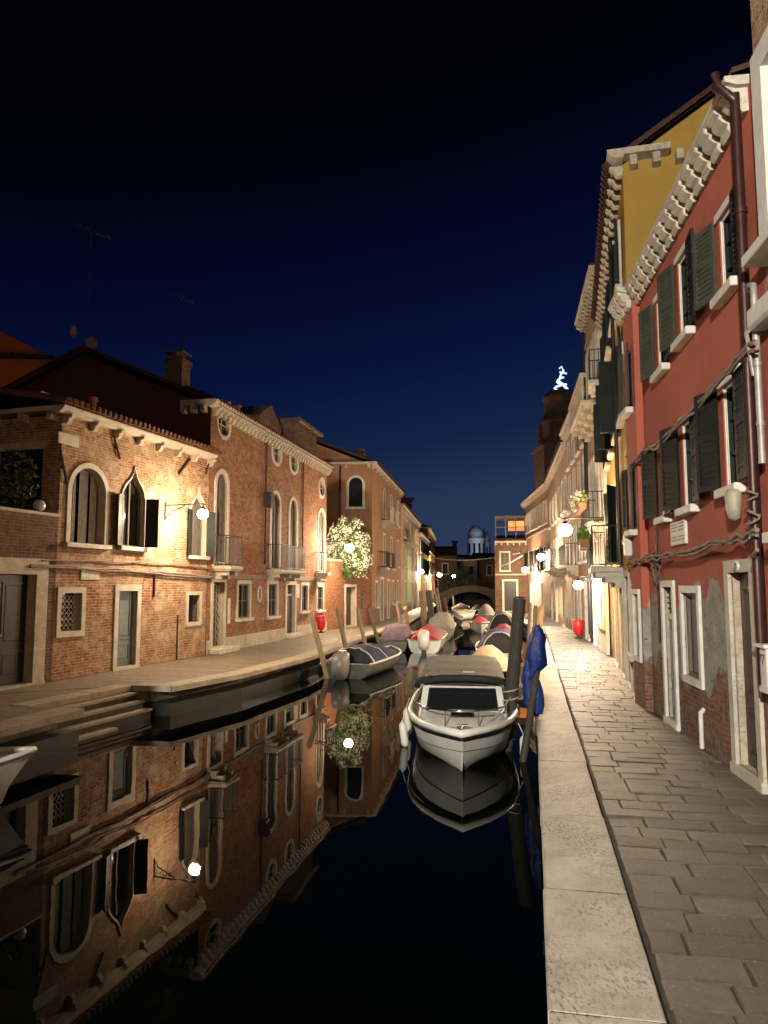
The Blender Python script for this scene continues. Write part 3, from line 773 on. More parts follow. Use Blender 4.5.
v = MB(); lx, lz = f1.W(99, 407); v.tube([(3.0, 1.6, zz+.3), (3.0, 1.6, zz+1.02)], .09, 10); v.tube([(3.0, 1.6, zz+1.0), (3.0, 1.6, zz+1.1)], .13, 10)
v.build('flue', M['terracotta'], ro)
v = MB(); v.tube([(.6, 1.2, zz+.62), (L1-.1, 1.2, zz+.62)], .03, 6); v.build('roof_rail', M['greypipe'], ro)
# details on the front of house 1
for (a, b) in (((40, 600), (62, 572)), ((114, 436), (120, 459)), ((190, 459), (179, 474)), ((60.5, 450), (67, 484)), ((209, 463), (206, 474))):
    d = MB(); xa, za = f1.W(*a, .05); xb, zb = f1.W(*b, .05)
    if xa > -.2: d.tube([(xa, -.05, za), (xb, -.05, zb)], .03, 6)
    xm = (xa+xb)/2; zm = (za+zb)/2
    if xa > -.2: d.tube([(xm, 0, zm), (xm, -.07, zm)], .045, 6); d.build('tie_rod_anchor', M['rustiron'], h1)
d = MB(); x, z = f1.W(90.5, 575); d.cbox((x-.36, -.03, z-.12), (x+.3, .01, z+.14), .008)
d.build('stone_plaque', M['trim'], h1); d = MB(); x, z = f1.W(67, 438); d.cbox((x-.3, -.03, z-.16), (x+.38, .01, z+.1), .008); d.build('stone_plaque', M['trim'], h1)
d = MB(); x, z = f1.W(177, 615); d.tube([(x, -.03, 0), (x, -.03, z)], .022, 8); x, z0 = f1.W(153, 597); _, z1 = f1.W(153, 575); d.tube([(x, -.03, z0), (x, -.03, z1)], .03, 6); d.build('conduit', M['rustiron'], h1)
# side of house 1 above the terrace
d = MB(); d.box((-.06, .4, 5.25), (.0, 3.1, 5.42)); d.box((-.05, 2.2, 3.0), (.0, 2.38, 4.75)); d.box((-.05, 2.2, 4.75), (.0, 5.2, 4.92)); d.build('stone_surround', M['trimdirty'], h1)
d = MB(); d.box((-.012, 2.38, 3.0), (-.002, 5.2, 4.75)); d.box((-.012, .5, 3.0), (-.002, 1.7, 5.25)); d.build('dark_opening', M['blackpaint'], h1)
# bundles of cable over the front
for pts, lab in ((((42, 560), (100, 561), (150, 563), (190, 566), (214, 569)), 'thin grey cable running along the patched brick front just above the lower cable'),
                 (((30, 565), (70, 566.5), (130, 570), (180, 574), (214, 577)), 'thick grey cable bundle on the patched brick front just above the blue grey door')):
    c = empty('cable', (*hA, 0), f1.rz); c.location = f1.world(0, 0); tag(c, lab, 'cable')
    q = MB(); l3 = [(f1.W(px, py, .05)[0], -.05, f1.W(px, py, .05)[1]) for px, py in pts]
    q.tube(wobble(l3, 4, .02, 3), .03 if '565' in str(pts) or 'thick' in lab else .02, 6)
    if 'thick' in lab: q.tube(wobble([(p_[0], p_[1]-.02, p_[2]-.05) for p_ in l3], 4, .02, 5), .022, 6)
    q.build('strand', M['cable'], c)

# garden wall with terrace at far left, same line as house 1
gA = online(-70, P1, P2); fg = Frame(gA, hA); LG = fg.L
gw = thing('terrace_wall', 'dark low brick terrace building with a wide stone framed doorway left of the patched house', 'wall', (*gA, 0), fg.rz)
ho = []; dr = list(fg.rect(-30, 584, 33, 684)); dr[1] = .04; dr[3] = 2.35
opening(gw, ho, dr, style='door', trim=.34, trimmat='trimdirty', door='blackpaint', reveal=.26)
zt = f1.W(57, 516)[1]
mb = MB(); facade(mb, LG-.002, zt, ho); walls_shell(mb, LG-.002, zt, 4.); mb.build('wall', M['brick4'], gw)
mb = MB(); mb.cbox((0, -.03, zt-.02), (LG-.01, .28, zt+.05), .01); mb.build('coping', M['trimdirty'], gw)
x, z = fg.W(43.5, 512); bl = thing('globe_lantern', 'unlit white globe on the dark terrace parapet', 'lamp', fg.world(x, .12, zt+.05), 0)
q = MB(); q.lathe([(.05, 0), (.05, .05)], (0, 0, 0), 10); q.build('base', M['iron'], bl)
q = MB(); q.sphere((0, 0, .15), .13, 14, 10); q.build('globe', M['opal'], bl)
def leaves(mb, c, rad, n, size, rnd, hollow=.0, flat=1.):
    for i in range(n):
        while True:
            p = Vector((rnd.uniform(-1, 1), rnd.uniform(-1, 1), rnd.uniform(-1, 1)))
            if hollow <= p.length <= 1: break
        p = Vector((p.x*rad[0], p.y*rad[1], p.z*rad[2]))+Vector(c)
        a = Vector((rnd.gauss(0, 1), rnd.gauss(0, 1), rnd.gauss(0, .7))).normalized(); b = a.cross(Vector((rnd.gauss(0, 1), rnd.gauss(0, 1), rnd.gauss(0, 1)))).normalized()
        s_ = size*rnd.uniform(.6, 1.3); k = a.cross(b)*s_*.15
        mb.add([p-a*s_, p+b*s_*.42+k, p+a*s_, p-b*s_*.42+k], [(0, 1, 2), (0, 2, 3)])
rnd = random.Random(3)
x, z = fg.W(38, 488); pl = thing('terrace_plant', 'dark leafy climber in the corner of the terrace beside the globe', 'plant', fg.world(x, .5, zt))
q = MB(); leaves(q, (-.1, 0, .75), (.5, .35, .75), 420, .07, rnd); q.build('foliage', M['leaf'], pl)
q = MB(); q.tube([(0, 0, 0), (.03, 0, .5), (-.05, .05, 1.1)], .025, 6, r2=.01); q.build('stem', M['bark'], pl)

# ---- house 2
A2 = online(208, P1, P2); B2 = gnd(325.5, 630); f2 = Frame(A2, B2); L2 = f2.L; H2 = 7.72
h2 = thing('brick_house', 'tall orange brick house with round attic windows and small iron balconies', 'house', (*A2, 0), f2.rz)
r_ = f2.rect; ho = []
for (x0, y0, x1, y1) in ((217.5, 413, 229, 436), (272.5, 443, 280.5, 463), (290, 453.5, 297, 472), (319, 479.5, 324, 496)):
    opening(h2, ho, r_(x0, y0, x1, y1), 'oval', trim=.13, reveal=.14)
for (x0, y0, x1, y1) in ((215.5, 473, 226.5, 562), (271, 494, 279, 568), (289.5, 500, 296, 568), (318.2, 511, 324, 571)):
    opening(h2, ho, r_(x0, y0, x1, y1), 'arch', trim=.15, bars=(1, 3), sill=False, pane='glassgrey', reveal=.14)
for (x0, y0, x1, y1) in ((237.5, 584, 249, 618), (268, 584, 276.5, 616), (301.3, 585.5, 307.2, 611), (316.8, 586.5, 322.5, 610)):
    opening(h2, ho, r_(x0, y0, x1, y1), trim=.13, reveal=.13, bars=(1, 1))
opening(h2, ho, r_(258, 588, 260.5, 600), 'oval', trim=.08, reveal=.2, frame=False)
d1 = list(r_(212, 582, 223, 655)); d1[1] = .2
opening(h2, ho, d1, style='door', trim=.15, door='blackpaint', reveal=.2)
d2 = list(r_(286.2, 585, 294.5, 637)); d2[1] = .17
opening(h2, ho, d2, style='door', trim=.15, door='browndoor', reveal=.18, transom=.45)
mb = MB(); facade(mb, L2, H2, ho, z0=-.02); zr2 = H2+4.6*math.tan(R(23.5)); mb.build('wall', M['brick2'], h2); mb = MB(); walls_shell(mb, L2, H2, 9.2, gable=zr2); mb.build('side_wall', M['shaderender'], h2)
g = MB()   # pale wrought iron scrolls of the near door grille
x0, z0, x1, z1 = d1
for i in range(4):
    x = x0+.12+(x1-x0-.24)*i/3; g.tube([(x, .11, z0), (x, .11, z1-.1)], .012, 5)
for j in range(8):
    zc = z0+.2+(z1-z0-.4)*j/7
    for sx in (-1, 1): g.tube([((x0+x1)/2+sx*(.06+.16*math.sin(t*.5)), .095, zc+.11*math.cos(t)) for t in [i*.5 for i in range(13)]], .012, 5)
g.build('door_grille', M['trimdirty'], h2)
cornice(h2, 0, L2, H2, .34, .2, .34, .13, .24, 'trimdirty', side0=.9)
ro, zr = roof_gable(h2, 0, L2, H2+.2, 9.2, 23.5, over=.12, mat='roofdark')
pl_ = MB()
segs = [(0, d1[0]-.16), (d1[2]+.16, d2[0]-.16), (d2[2]+.16, L2)]
for a, b in segs:
    n = max(1, int((b-a)/1.1))
    pl_ = MB(); pl_.cbox((a, -.07, -.02), (b, .0, .42), .012); pl_.build('stone_plinth', M['trimdirty'], h2)
bc = MB(); zb = f2.W(260, 576.5)[1]; bc.box((0, -.05, zb-.1), (L2, -.0, zb)); bc.box((0, -.07, zb), (L2, -.0, zb+.05)); bc.build('string_course', M['cable'], h2)
for (xa, xb, y_) in ((212.5, 237, 566.5), (266, 301, 570.5), (315, 326.5, 573)):
    sx0, sx1 = f2.W(xa, y_)[0], min(f2.W(xb, y_, .4)[0], L2+.05); zb = f2.W((xa+xb)/2, y_)[1]
    b = MB(); b.cbox((sx0, -.62, zb-.12), (sx1, 0, zb), .015); b.cbox((sx0+.03, -.57, zb-.17), (sx1-.03, 0, zb-.121), .01); o = b.build('balcony', M['trimdirty'], h2)
    b = MB(); railing(b, sx0+.05, sx1-.05, -.57, zb, zb+.95, .12); o2 = b.build('railing', M['iron'], o)
    for x in [sx0+.2+(sx1-sx0-.4)*i/(2 if sx1-sx0 > 1.6 else 1) for i in range(3 if sx1-sx0 > 1.6 else 2)]:
        b = MB(); b.prism([(x-.08, zb-.17), (x+.08, zb-.17), (x+.08, zb-.42), (x-.08, zb-.42)], -.22, 0); b.prism([(x-.08, zb-.17), (x+.08, zb-.17), (x+.08, zb-.3), (x-.08, zb-.3)], -.46, -.221); b.build('bracket', M['trimdirty'], o)
st2 = MB(); st2.cbox((d1[0]-.3, -.42, 0), (d1[2]+.45, -.075, .17), .015); st2.build('doorstep', M['trim'], h2); st2 = MB(); st2.cbox((d2[0]-.2, -.32, 0), (d2[2]+.25, -.075, .15), .015); st2.build('doorstep', M['trim'], h2)
q = MB(); x, z = f2.W(228, 611); q.cbox((x-.07, -.05, z-.42), (x+.1, 0, z+.42), .02); q.build('intercom', M['trim'], h2)
q = MB(); x, z = f2.W(297.5, 591); q.cbox((x-.2, -.03, z-.3), (x+.2, 0, z+.3), .01); q.build('stone_plaque', M['trim'], h2)
q = MB(); x, z = f2.W(265.5, 500); q.cbox((x-.22, -.3, z-.28), (x+.18, 0, z+.28), .02); q.build('flue_box', M['blackpaint'], h2)
q = MB()
for px, w0 in ((264, .07), (301.5, .06)):
    x = f2.W(px, 540)[0]; q.tube([(x, -.05, zb+.2), (x, -.05, H2)], w0*.5, 6)
q.build('drainpipe', M['rustiron'], h2)
# chimneys, dormers and aerials on roof of house 2
def rl(f, px, py, d_):  return f.local(at(px, py, d_))
c_ = f2.local(at(175, 366, 24.6)); chimney(h2, c_.x+.2, c_.y, 8., c_.z+.25, .62)
for px, py, hh in ((227, 402, .5), (238, 406, .6)):
    l_ = f2.local(at(px, py, 25.8+.2*(px-227))); q = MB(); q.tube([(l_.x, l_.y, l_.z-1.0), (l_.x, l_.y, l_.z)], .08, 8); q.cbox((l_.x-.12, l_.y-.12, l_.z-.06), (l_.x+.12, l_.y+.12, l_.z+.03), .02); q.build('flue', M['terracotta'], h2)
l_ = f2.local(at(262, 408, 29.5)); q = MB(); q.prism([(l_.x-1.2, l_.z-2.2), (l_.x+1.2, l_.z-2.2), (l_.x+1.2, l_.z-.55), (l_.x, l_.z+.1), (l_.x-1.2, l_.z-.55)], l_.y-.4, l_.y+2.); q.build('dormer', M['brick4'], h2)
l_ = f2.local(at(300, 428, 33)); q = MB(); q.box((l_.x-1.6, l_.y-.3, l_.z-2.5), (l_.x+1.6, l_.y+2.2, l_.z-.1)); q.cbox((l_.x-1.8, l_.y-.6, l_.z-.1), (l_.x+1.8, l_.y+2.4, l_.z+.08), .03); q.build('roof_room', M['brick4'], h2)
def aerial(name, lab, base, ztop, arms, dish=None):
    t = thing(name, lab, 'aerial', base); H = ztop-base[2]
    q = MB(); q.tube([(0, 0, 0), (0, 0, H)], .015, 6); q.build('mast', M['iron'], t)
    for zz, ln, n in arms:
        q = MB(); q.tube([(-ln/2, 0, H+zz), (ln/2, .25*ln, H+zz-.3*ln)], .018, 5)
        for i in range(n):
            u = -.5+i/(n-1); q.tube([(ln*u, .25*ln*(u+.5)-.2, H+zz-.3*ln*(u+.5)), (ln*u, .25*ln*(u+.5)+.2, H+zz-.3*ln*(u+.5))], .01, 4)
        q.build('antenna', M['iron'], t)
    if dish:
        for dz, sx in dish:
            q = MB(); q.lathe([(.02, 0), (.1, .03), (.18, .08), (.19, .09)], (0, 0, 0), 16)
            o = q.build('dish', M['greydoor2'], t); o.rotation_euler = (R(80), 0, R(-35+sx*60)); o.location = (sx*.25, -.2, dz)
    return t
b_ = at(84, 395, 23.2); aerial('tv_aerial', 'tall thin aerial mast with a dish standing on the dark roof at left', (b_.x, b_.y, 6.6), at(84, 222, 23.2).z, ((-.1, 1.0, 6),), dish=((3.6, -1), (3.2, 1)))
b_ = at(182, 358, 25.2); aerial('tv_aerial', 'short aerial mast rising beside the roof chimney', (b_.x, b_.y, b_.z-.4), at(182, 294, 25.2).z, ((-.05, .6, 5),))

# ---- garden wall with door, jasmine
G2 = (-.68, 42.); f3 = Frame(B2, G2); L3 = f3.L
gv = thing('garden_wall', 'low orange brick garden wall with a narrow white framed doorway under the jasmine', 'wall', (*B2, 0), f3.rz)
ho = []; d3 = list(f3.rect(345.5, 587, 355, 622)); d3[1] = .05
opening(gv, ho, d3, style='door', trim=.14, door='browndoor', reveal=.3)
zg = f3.W(340, 562)[1]; mb = MB(); facade(mb, L3-.01, zg, ho, z0=-.02, x0=.003); walls_shell(mb, L3-.01, zg, .5, x0=.003); mb.build('wall', M['brick3'], gv)
mb = MB(); mb.cbox((.01, -.08, zg), (L3-.02, .55, zg+.12), .02); mb.build('coping', M['trimdirty'], gv)
x, z = f3.W(362, 598); q = MB(); q.box((x-.5, -.04, z-.02), (x+.5, 0, z+.06)); q.box((x-.3, -.04, z+.2), (x+.35, 0, z+.27)); q.box((x-.05, -.03, z-.6), (x+.05, 0, z+.5)); q.build('iron_grille', M['iron'], gv)
jc = at(347, 548, 38.2)
jz = thing('jasmine_bush', 'huge round jasmine bush covered in white blossom over the garden wall', 'bush', (jc.x, jc.y, zg))
rnd = random.Random(11); q = MB(); qb = MB(); oz = jc.z-zg
lob = [(0, 0, 0, .95, 1.15), (-.55, .1, -.2, .8, .95), (.6, 0, -.35, .75, .95), (-.35, 0, .55, .7, .7), (.25, 0, .75, .6, .6), (-.85, .1, -.7, .5, .6), (.85, .1, -.9, .5, .65), (.1, -.1, -1., .7, .6)]
lob += [(-1.05, 0, .1, .35, .45), (.95, .1, .35, .35, .5), (-.2, 0, 1.35, .35, .4), (1.15, 0, -.55, .3, .4), (-.7, -.1, .95, .3, .35), (.55, .1, 1.3, .25, .4)]
for (x, y, z, r1, r2) in lob:
    leaves(q, (x, y, z+oz), (r1*1.05, r1*.85, r2*1.05), int(560*r1), .11, rnd, .3)
    for i in range(int(105*r1)):
        v_ = Vector((rnd.gauss(0, 1), rnd.gauss(0, 1)-.5, rnd.gauss(0, 1)+.1)).normalized()
        if z < -.85 and v_.z < .2 and abs(x) < .6: continue
        k_ = rnd.uniform(.8, 1.12); p_ = Vector((x+v_.x*r1*k_, y+v_.y*r1*.84*k_, z+oz+v_.z*r2*k_))
        for k in range(rnd.choice((1, 2, 3, 5, 8))):
            pp = p_+Vector((rnd.gauss(0, .07), rnd.gauss(0, .05), rnd.gauss(0, .07))); a = Vector((rnd.gauss(0, 1), rnd.gauss(0, .4), rnd.gauss(0, 1))).normalized()*rnd.uniform(.025, .05); b = Vector((a.z, rnd.uniform(-.03, .03), -a.x))
            qb.add([pp-a, pp-b, pp+a, pp+b], [(0, 1, 2, 3)])
leaves(q, (.05, -.25, oz-1.2), (.5, .25, .4), 260, .1, rnd)
q.build('foliage', M['leaf'], jz); o = qb.build('blossom', M['bloom'], jz); o['kind'] = 'stuff'
q = MB(); q.tube([(0, .3, -.5), (.05, .2, .4), (-.1, .1, 1.2), (0, 0, 2.)], .09, 8, r2=.03); q.tube([(.05, .2, .4), (.5, .1, 1.), (.7, 0, 1.7)], .05, 6, r2=.02); q.build('trunk', M['bark'], jz); jz.scale = (.9, .9, .93)

# generic row houses further along, windows given by pixel rectangle on the facade
def row_house(name, label, A, B, H, mat, depth=9., pitch=20, wins=(), doors=(), corn=True, cstep=.7, cproj=.3, roof='roofdark', shutmat='shutter', side0=0., chim=(), shutw=.42, shutang=95, cat='house', cmat='trimdirty', plinth=True, gable=True, side1=0., string=()):
    f = Frame(A, B); t = thing(name, label, cat, (*A, 0), f.rz); ho = []
    for (rc, kind, kw) in wins:
        rc = f.rect(*rc) if not kw.pop('local', False) else rc
        if rc[2]-rc[0] < .25: rc = (rc[0], rc[1], rc[0]+.25, rc[3])
        if rc[0] < .1 or rc[2] > f.L-.1 or rc[3] > H-.1 or rc[1] < .1: continue
        opening(t, ho, rc, kind, **kw)
    for (rc, kw) in doors:
        rc = list(f.rect(*rc)) if not kw.pop('local', False) else list(rc); rc[1] = .03
        if rc[2]-rc[0] < .5: rc[2] = rc[0]+.6
        if rc[0] < .1 or rc[2] > f.L-.1: continue
        opening(t, ho, tuple(rc), style='door', **kw)
    mb = MB(); zr = H+depth/2*math.tan(R(pitch)); facade(mb, f.L-.01, H, ho, z0=-.02, x0=.01); walls_shell(mb, f.L-.01, H, depth, gable=zr if gable else None, x0=.01); mb.build('wall', M[mat], t)
    if corn: cornice(t, .02, f.L-.02, H, cproj, .18, cstep, .13, .2, cmat, side0=side0, side1=side1)
    roof_gable(t, .05, f.L-.05, H+(.19 if corn else .02), depth, pitch, over=.02, mat=roof)
    for (x, y, z0, z1, w_, vn) in chim: chimney(t, x, y, z0, z1, w_, 'brick4', vn)
    for z in string:
        q = MB(); q.box((.02, -.07, z), (f.L-.02, 0, z+.1)); q.build('string_course', M[cmat], t)
    return t, f

def balcony(t, f, x0, x1, z, proj=.8, rail=.95, mat='trimdirty', brk=2, stone=False):
    b = MB(); b.cbox((x0, -proj, z-.13), (x1, 0, z), .015); o = b.build('balcony', M[mat], t)
    if stone:
        b = MB(); n = max(2, int((x1-x0)/.2))
        for i in range(n+1):
            x = x0+.08+(x1-x0-.16)*i/n; b.lathe([(.05, 0), (.035, .1), (.07, .3), (.04, .6), (.055, .75)], (x, -proj+.09, z), 8)
        b.cbox((x0, -proj, z+.75), (x1, -proj+.18, z+.87), .01); b.build('balustrade', M[mat], o)
    else:
        b = MB(); railing(b, x0+.05, x1-.05, -proj+.05, z, z+rail, .12); b.build('railing', M['iron'], o)
    for i in range(brk):
        b = MB(); x = x0+.15+(x1-x0-.3)*i/max(1, brk-1)
        for k in range(3): b.box((x-.08, -proj*(1-.3*k)+.1, z-.13-.12*(k+1)), (x+.08, 0, z-.131-.12*k))
        b.build('bracket', M[mat], o)
    return o

# ---- house 3
A3, B3 = G2, (1.28, 55.7)
f_ = Frame(A3, B3); H3 = 9.0
W3 = []
for px in (384, 391, 397.5):
    sx = f_.W(px, 520)[0]
    W3.append(((sx-.4, 6.4, sx+.4, 8.2), 'arch' if px != 394 else 'rect', dict(local=True, trim=.13, bars=(1, 2), shut=dict(w=.4, ang=(150, 150), slats=8) if px == 398 else None)))
    W3.append(((sx-.4, 3.5, sx+.4, 5.3), 'rect', dict(local=True, trim=.13, bars=(1, 2), pane='glassgrey', reveal=.15)))
W3 += [((1.2, .9, 1.9, 2.3), 'rect', dict(local=True, trim=.12)), ((8.6, .9, 9.4, 2.4), 'rect', dict(local=True, trim=.12)), ((11.2, 1., 12, 2.4), 'rect', dict(local=True, trim=.12))]
h3, f3b = row_house('plastered_house', 'brown plastered house with an arched side window, standing behind the jasmine', A3, B3, H3, 'tan', depth=9., pitch=22, wins=W3,
    doors=[((3.2, 0, 4.3, 2.5), dict(local=True, trim=.16, door='browndoor')), ((6.2, 0, 7.2, 2.4), dict(local=True, trim=.16, door='greydoor2'))], side0=8.5, cstep=1.3, chim=((5., 1.6, 9., 10.6, .6, False),))
for zc, xs in ((6.2, (4.6, 7.4)), (3.2, (2.6, 5.2))):
    for x in xs: balcony(h3, f3b, x-.7, x+.7, zc, .6, .95, stone=(zc > 5))
# arched window on the side wall of house 3 facing us (a child window in the side plane)
q = MB()
def sidearch(o, y0, y1, z0, z1, tr):
    pts = shape('arch', y0, z0, y1, z1, tr, 0); return [(0, p[0], p[1]) for p in pts]
ou = shape('arch', .55, 6.6, 1.35, 8.3, .13, 0); inn = shape('arch', .55, 6.6, 1.35, 8.3, 0, 0); n = len(ou)
vs = [(-.05, p[0], p[1]) for p in ou]+[(-.05, p[0], p[1]) for p in inn]+[(.0, p[0], p[1]) for p in ou]+[(.0, p[0], p[1]) for p in inn]
fs = []
for i in range(n): j = (i+1) % n; fs += [(i, j, n+j, n+i), (i, 2*n+i, 2*n+j, j), (n+i, n+j, 3*n+j, 3*n+i)]
q.add(vs, fs); q.box((-.12, .38, 6.48), (0, 1.52, 6.599)); o = q.build('window', M['trim'], h3)
q = MB(); q.add([(-.004, p[0], p[1]) for p in inn], [list(range(n))]); q.build('pane', M['glass'], o)
q = MB(); q.tube([(-.06, 1.85, 3.), (-.06, 1.85, 9.)], .06, 8); q.build('drainpipe', M['pipe'], h3)
q = MB(); q.prism([(0, 0), (1.0, 0), (1.0, .1), (0, .1)], 0, .1)

# ---- houses 4-7
def pxpt(px, A, slope): 
    B = (A[0]+slope*100, A[1]+100); return online(px, A, B)
B4 = pxpt(419, B3, .12)
def grid(f, xs, rows, w_=.8, **kw):
    out = []
    for x in xs:
        for (z0, z1) in rows: out.append(((x-w_/2, z0, x+w_/2, z1), 'rect', dict(local=True, trim=.12, **kw)))
    return out
f4 = Frame(B3, B4)
h4, f4 = row_house('plastered_house', 'cream house with a pale green painted ground floor and a corner balcony', B3, B4, 8.1, 'sand', wins=grid(f4, (2.2, 5., 8.5, 12., 15.5), ((3.6, 5.2), (6., 7.4)), pane='glassgrey', reveal=.14),
    doors=[((3.2, 0, 4.4, 2.4), dict(local=True, trim=.15)), ((9.4, 0, 10.4, 2.4), dict(local=True, trim=.15)), ((14, 0, 15, 2.4), dict(local=True, trim=.15))], side0=6., chim=((4.5, 3, 8, 11.2, .8, True), (9, 4, 8.5, 11.8, 1.0, True)))
q = MB(); q.box((4.9, -.06, .8), (8.6, -.002, 4.6)); q.build('green_panel', M['green'], h4)
balcony(h4, f4, 2.5, 7., 5.6, .9, 1., stone=True, brk=4)
B5 = pxpt(428, B4, .12); f5 = Frame(B4, B5)
h5, f5 = row_house('plastered_house', 'low dark red house beside the cream house with tall chimneys', B4, B5, 7.3, 'rust', wins=grid(f5, (2.5, 6., 10., 13), ((3.4, 5.), (5.6, 6.8)), shut=dict(w=.4, ang=(160, 160), slats=6)),
    doors=[((4, 0, 5.2, 2.5), dict(local=True)), ((11, 0, 12.2, 2.5), dict(local=True))], chim=((7, 3, 8, 11.2, .9, True),), roof='roofdark', pitch=24)
q = MB(); q.box((.3, -.06, .3), (3.8, -.003, 3.2)); q.build('orange_panel', M['orange'], h5)
B6 = (7.6, 110.); f6 = Frame(B5, B6)
h6, f6 = row_house('plastered_house', 'red corner house with a pale yellow painted panel at the end of the left bank', B5, B6, 9.0, 'rust', wins=grid(f6, (2.5, 6.5, 11, 15), ((3.6, 5.2), (6.4, 8.)), shut=dict(w=.4, ang=(160, 160), slats=6)),
    doors=[((8, 0, 9.2, 2.5), dict(local=True)), ((17, 0, 18.2, 2.5), dict(local=True))], side0=6., chim=((6, 3, 8, 12.6, 1.2, True),))
q = MB(); q.box((.6, -.08, 1.6), (6.6, -.002, 6.0)); q.build('yellow_panel', M['ylwpanel'], h6)
h7, f7 = row_house('plastered_house', 'dark narrow house facing down the canal left of the bridge', (3., 116), (11.5, 116.5), 6.8, 'brick4', wins=[((4.5, 1.2, 5.4, 3.), 'rect', dict(local=True)), ((6.2, 4, 7, 5.6), 'rect', dict(local=True)), ((3., 4, 3.8, 5.6), 'rect', dict(local=True))], doors=[((7.0, 0, 8, 2.4), dict(local=True, trim=.2))], corn=False)

# ================================================================== RIGHT HOUSES (A = far end, B = near end)
RA = (4.69, 13.7); RBl = (3.88, 7.6)
RB = online(779, RA, RBl); fr = Frame(RA, RB); LR = fr.L; HR = 7.35
rh = thing('plastered_house', 'red plastered house with dark green shutters and a white scalloped cornice', 'house', (*RA, 0), fr.rz)
ho = []; r_ = fr.rect
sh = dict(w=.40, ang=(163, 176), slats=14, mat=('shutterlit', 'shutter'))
for rc in ((720, 205, 739, 290), (678.5, 250, 693, 337), (657, 293, 668, 371)):
    opening(rh, ho, r_(*rc), trim=.0, frame=True, bars=(1, 2), shut=sh, reveal=.13, revealmat='white', trimmat='white', sillw=.09)
for rc in ((724, 379, 742, 487), (683, 418, 697, 507), (661, 443, 670, 517)):
    opening(rh, ho, r_(*rc), trim=.0, frame=True, bars=(1, 2), shut=dict(w=.40, ang=(160, 176), slats=14), reveal=.13, revealmat='white', trimmat='white', sillw=.09)
lint = MB()
for rc in ((720, 205, 739, 290), (678.5, 250, 693, 337), (657, 293, 668, 371), (724, 379, 742, 487), (683, 418, 697, 507), (661, 443, 670, 517)):
    x0, z0, x1, z1 = r_(*rc); lint = MB(); lint.cbox((x0-.09, -.03, z1+.002), (x1+.09, .012, z1+.1), .006); lint.build('lintel', M['white'], rh)
dd = list(r_(735.5, 572, 757, 775)); dd[1] = .1
o = opening(rh, ho, dd, style='door', trim=.14, trimmat='trim', door='browndoor', reveal=.15, label='dark panelled door in a deep stone frame')
dd2 = list(r_(666.5, 587, 676, 722)); dd2[1] = .08
opening(rh, ho, dd2, style='door', trim=.1, trimmat='white', door='greydoor', reveal=.12, transom=.5)
opening(rh, ho, r_(685, 593, 700.5, 677), trim=.1, trimmat='white', sill=False, pane='glassgrey', reveal=.12, bars=(0, 0))
mb = MB(); facade(mb, LR, HR, ho, z0=-.03); walls_shell(mb, LR, HR, 9., zb=-.03); mb.build('wall', M['red'], rh)
# shallow projecting bay at the far end
bw = .9; bo = .13; hb = []
bays = []
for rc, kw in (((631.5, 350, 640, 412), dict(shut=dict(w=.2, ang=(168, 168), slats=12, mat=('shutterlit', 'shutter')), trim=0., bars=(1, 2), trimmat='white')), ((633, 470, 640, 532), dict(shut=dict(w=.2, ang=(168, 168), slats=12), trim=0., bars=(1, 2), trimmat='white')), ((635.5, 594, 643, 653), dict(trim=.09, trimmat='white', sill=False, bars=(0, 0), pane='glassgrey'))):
    x0, z0, x1, z1 = [v_ for v_ in fr.rect(*rc)]; xc = .47; hwid = .21
    bays.append(opening(rh, hb, (xc-hwid, z0, xc+hwid, z1), reveal=.12, **kw))
for o in bays: o.location.y = -bo
q = MB(); facade(q, bw, HR-.002, hb, z0=-.03, y=-bo)
for x in (0, bw): q.add([(x, -bo, -.03), (x, 0, -.03), (x, 0, HR-.002), (x, -bo, HR-.002)], [(0, 1, 2, 3)])
q.build('bay', M['red'], rh)
# scalloped stone cornice: stepped corbels
def scallop(root, x0, x1, z, yo=0., n=12):
    c = MB(); pr = .25
    prof = [(yo, z+.02), (yo-pr*.5, z+.02), (yo-pr*.9, z+.055), (yo-pr, z+.065), (yo-pr, z+.125), (yo, z+.125)]
    vs = [(x0, *p) for p in prof]+[(x1, *p) for p in prof]; k = len(prof)
    c.add(vs, [list(range(k)), list(range(2*k-1, k-1, -1))]+[(i, (i+1) % k, (i+1) % k+k, i+k) for i in range(k)])
    b = c; st = (x1-x0)/n
    for i in range(n):
        xc = x0+st*(i+.5); w = st*.33
        secs = []
        for (dy, dz) in ((0, -.24), (-.06, -.25), (-.10, -.20), (-.09, -.14), (-.14, -.12), (-.19, -.07), (-.18, -.03), (-.235, .0), (-.235, .058)):
            secs.append((yo+dy, z+dz))
        pts = secs+[(yo, z+.058)]
        vs = [(xc-w, *p) for p in pts]+[(xc+w, *p) for p in pts]; k = len(pts)
        b.add(vs, [list(range(k)), list(range(2*k-1, k-1, -1))]+[(i2, (i2+1) % k, (i2+1) % k+k, i2+k) for i2 in range(k)])
    c.build('cornice', M['trim'], root)
scallop(rh, bw+.002, LR-.12, HR-.02, 0., 15); scallop(rh, -.1, bw, HR-.02, -bo, 3)
rr, _ = roof_gable(rh, 0, LR-.1, HR+.17, 9., 16, over=.0, mat='roofdark', yf=-.18, th=.06, tiles=False)
q = MB(); q.tube([(LR-.22, -.12, HR-.05), (LR-.22, -.12, 1.15), (LR-.22, -.1, 1.05)], .055, 10)
q.tube([(LR-.22, -.3, HR+.2), (LR-.22, -.3, HR+.05), (LR-.22, -.12, HR-.12)], .055, 10)
for z in (6, 4.4, 2.6): q.tube([(LR-.22, -.12, z-.03), (LR-.22, -.12, z+.03)], .07, 10)
q.build('drainpipe', M['pipe'], rh)
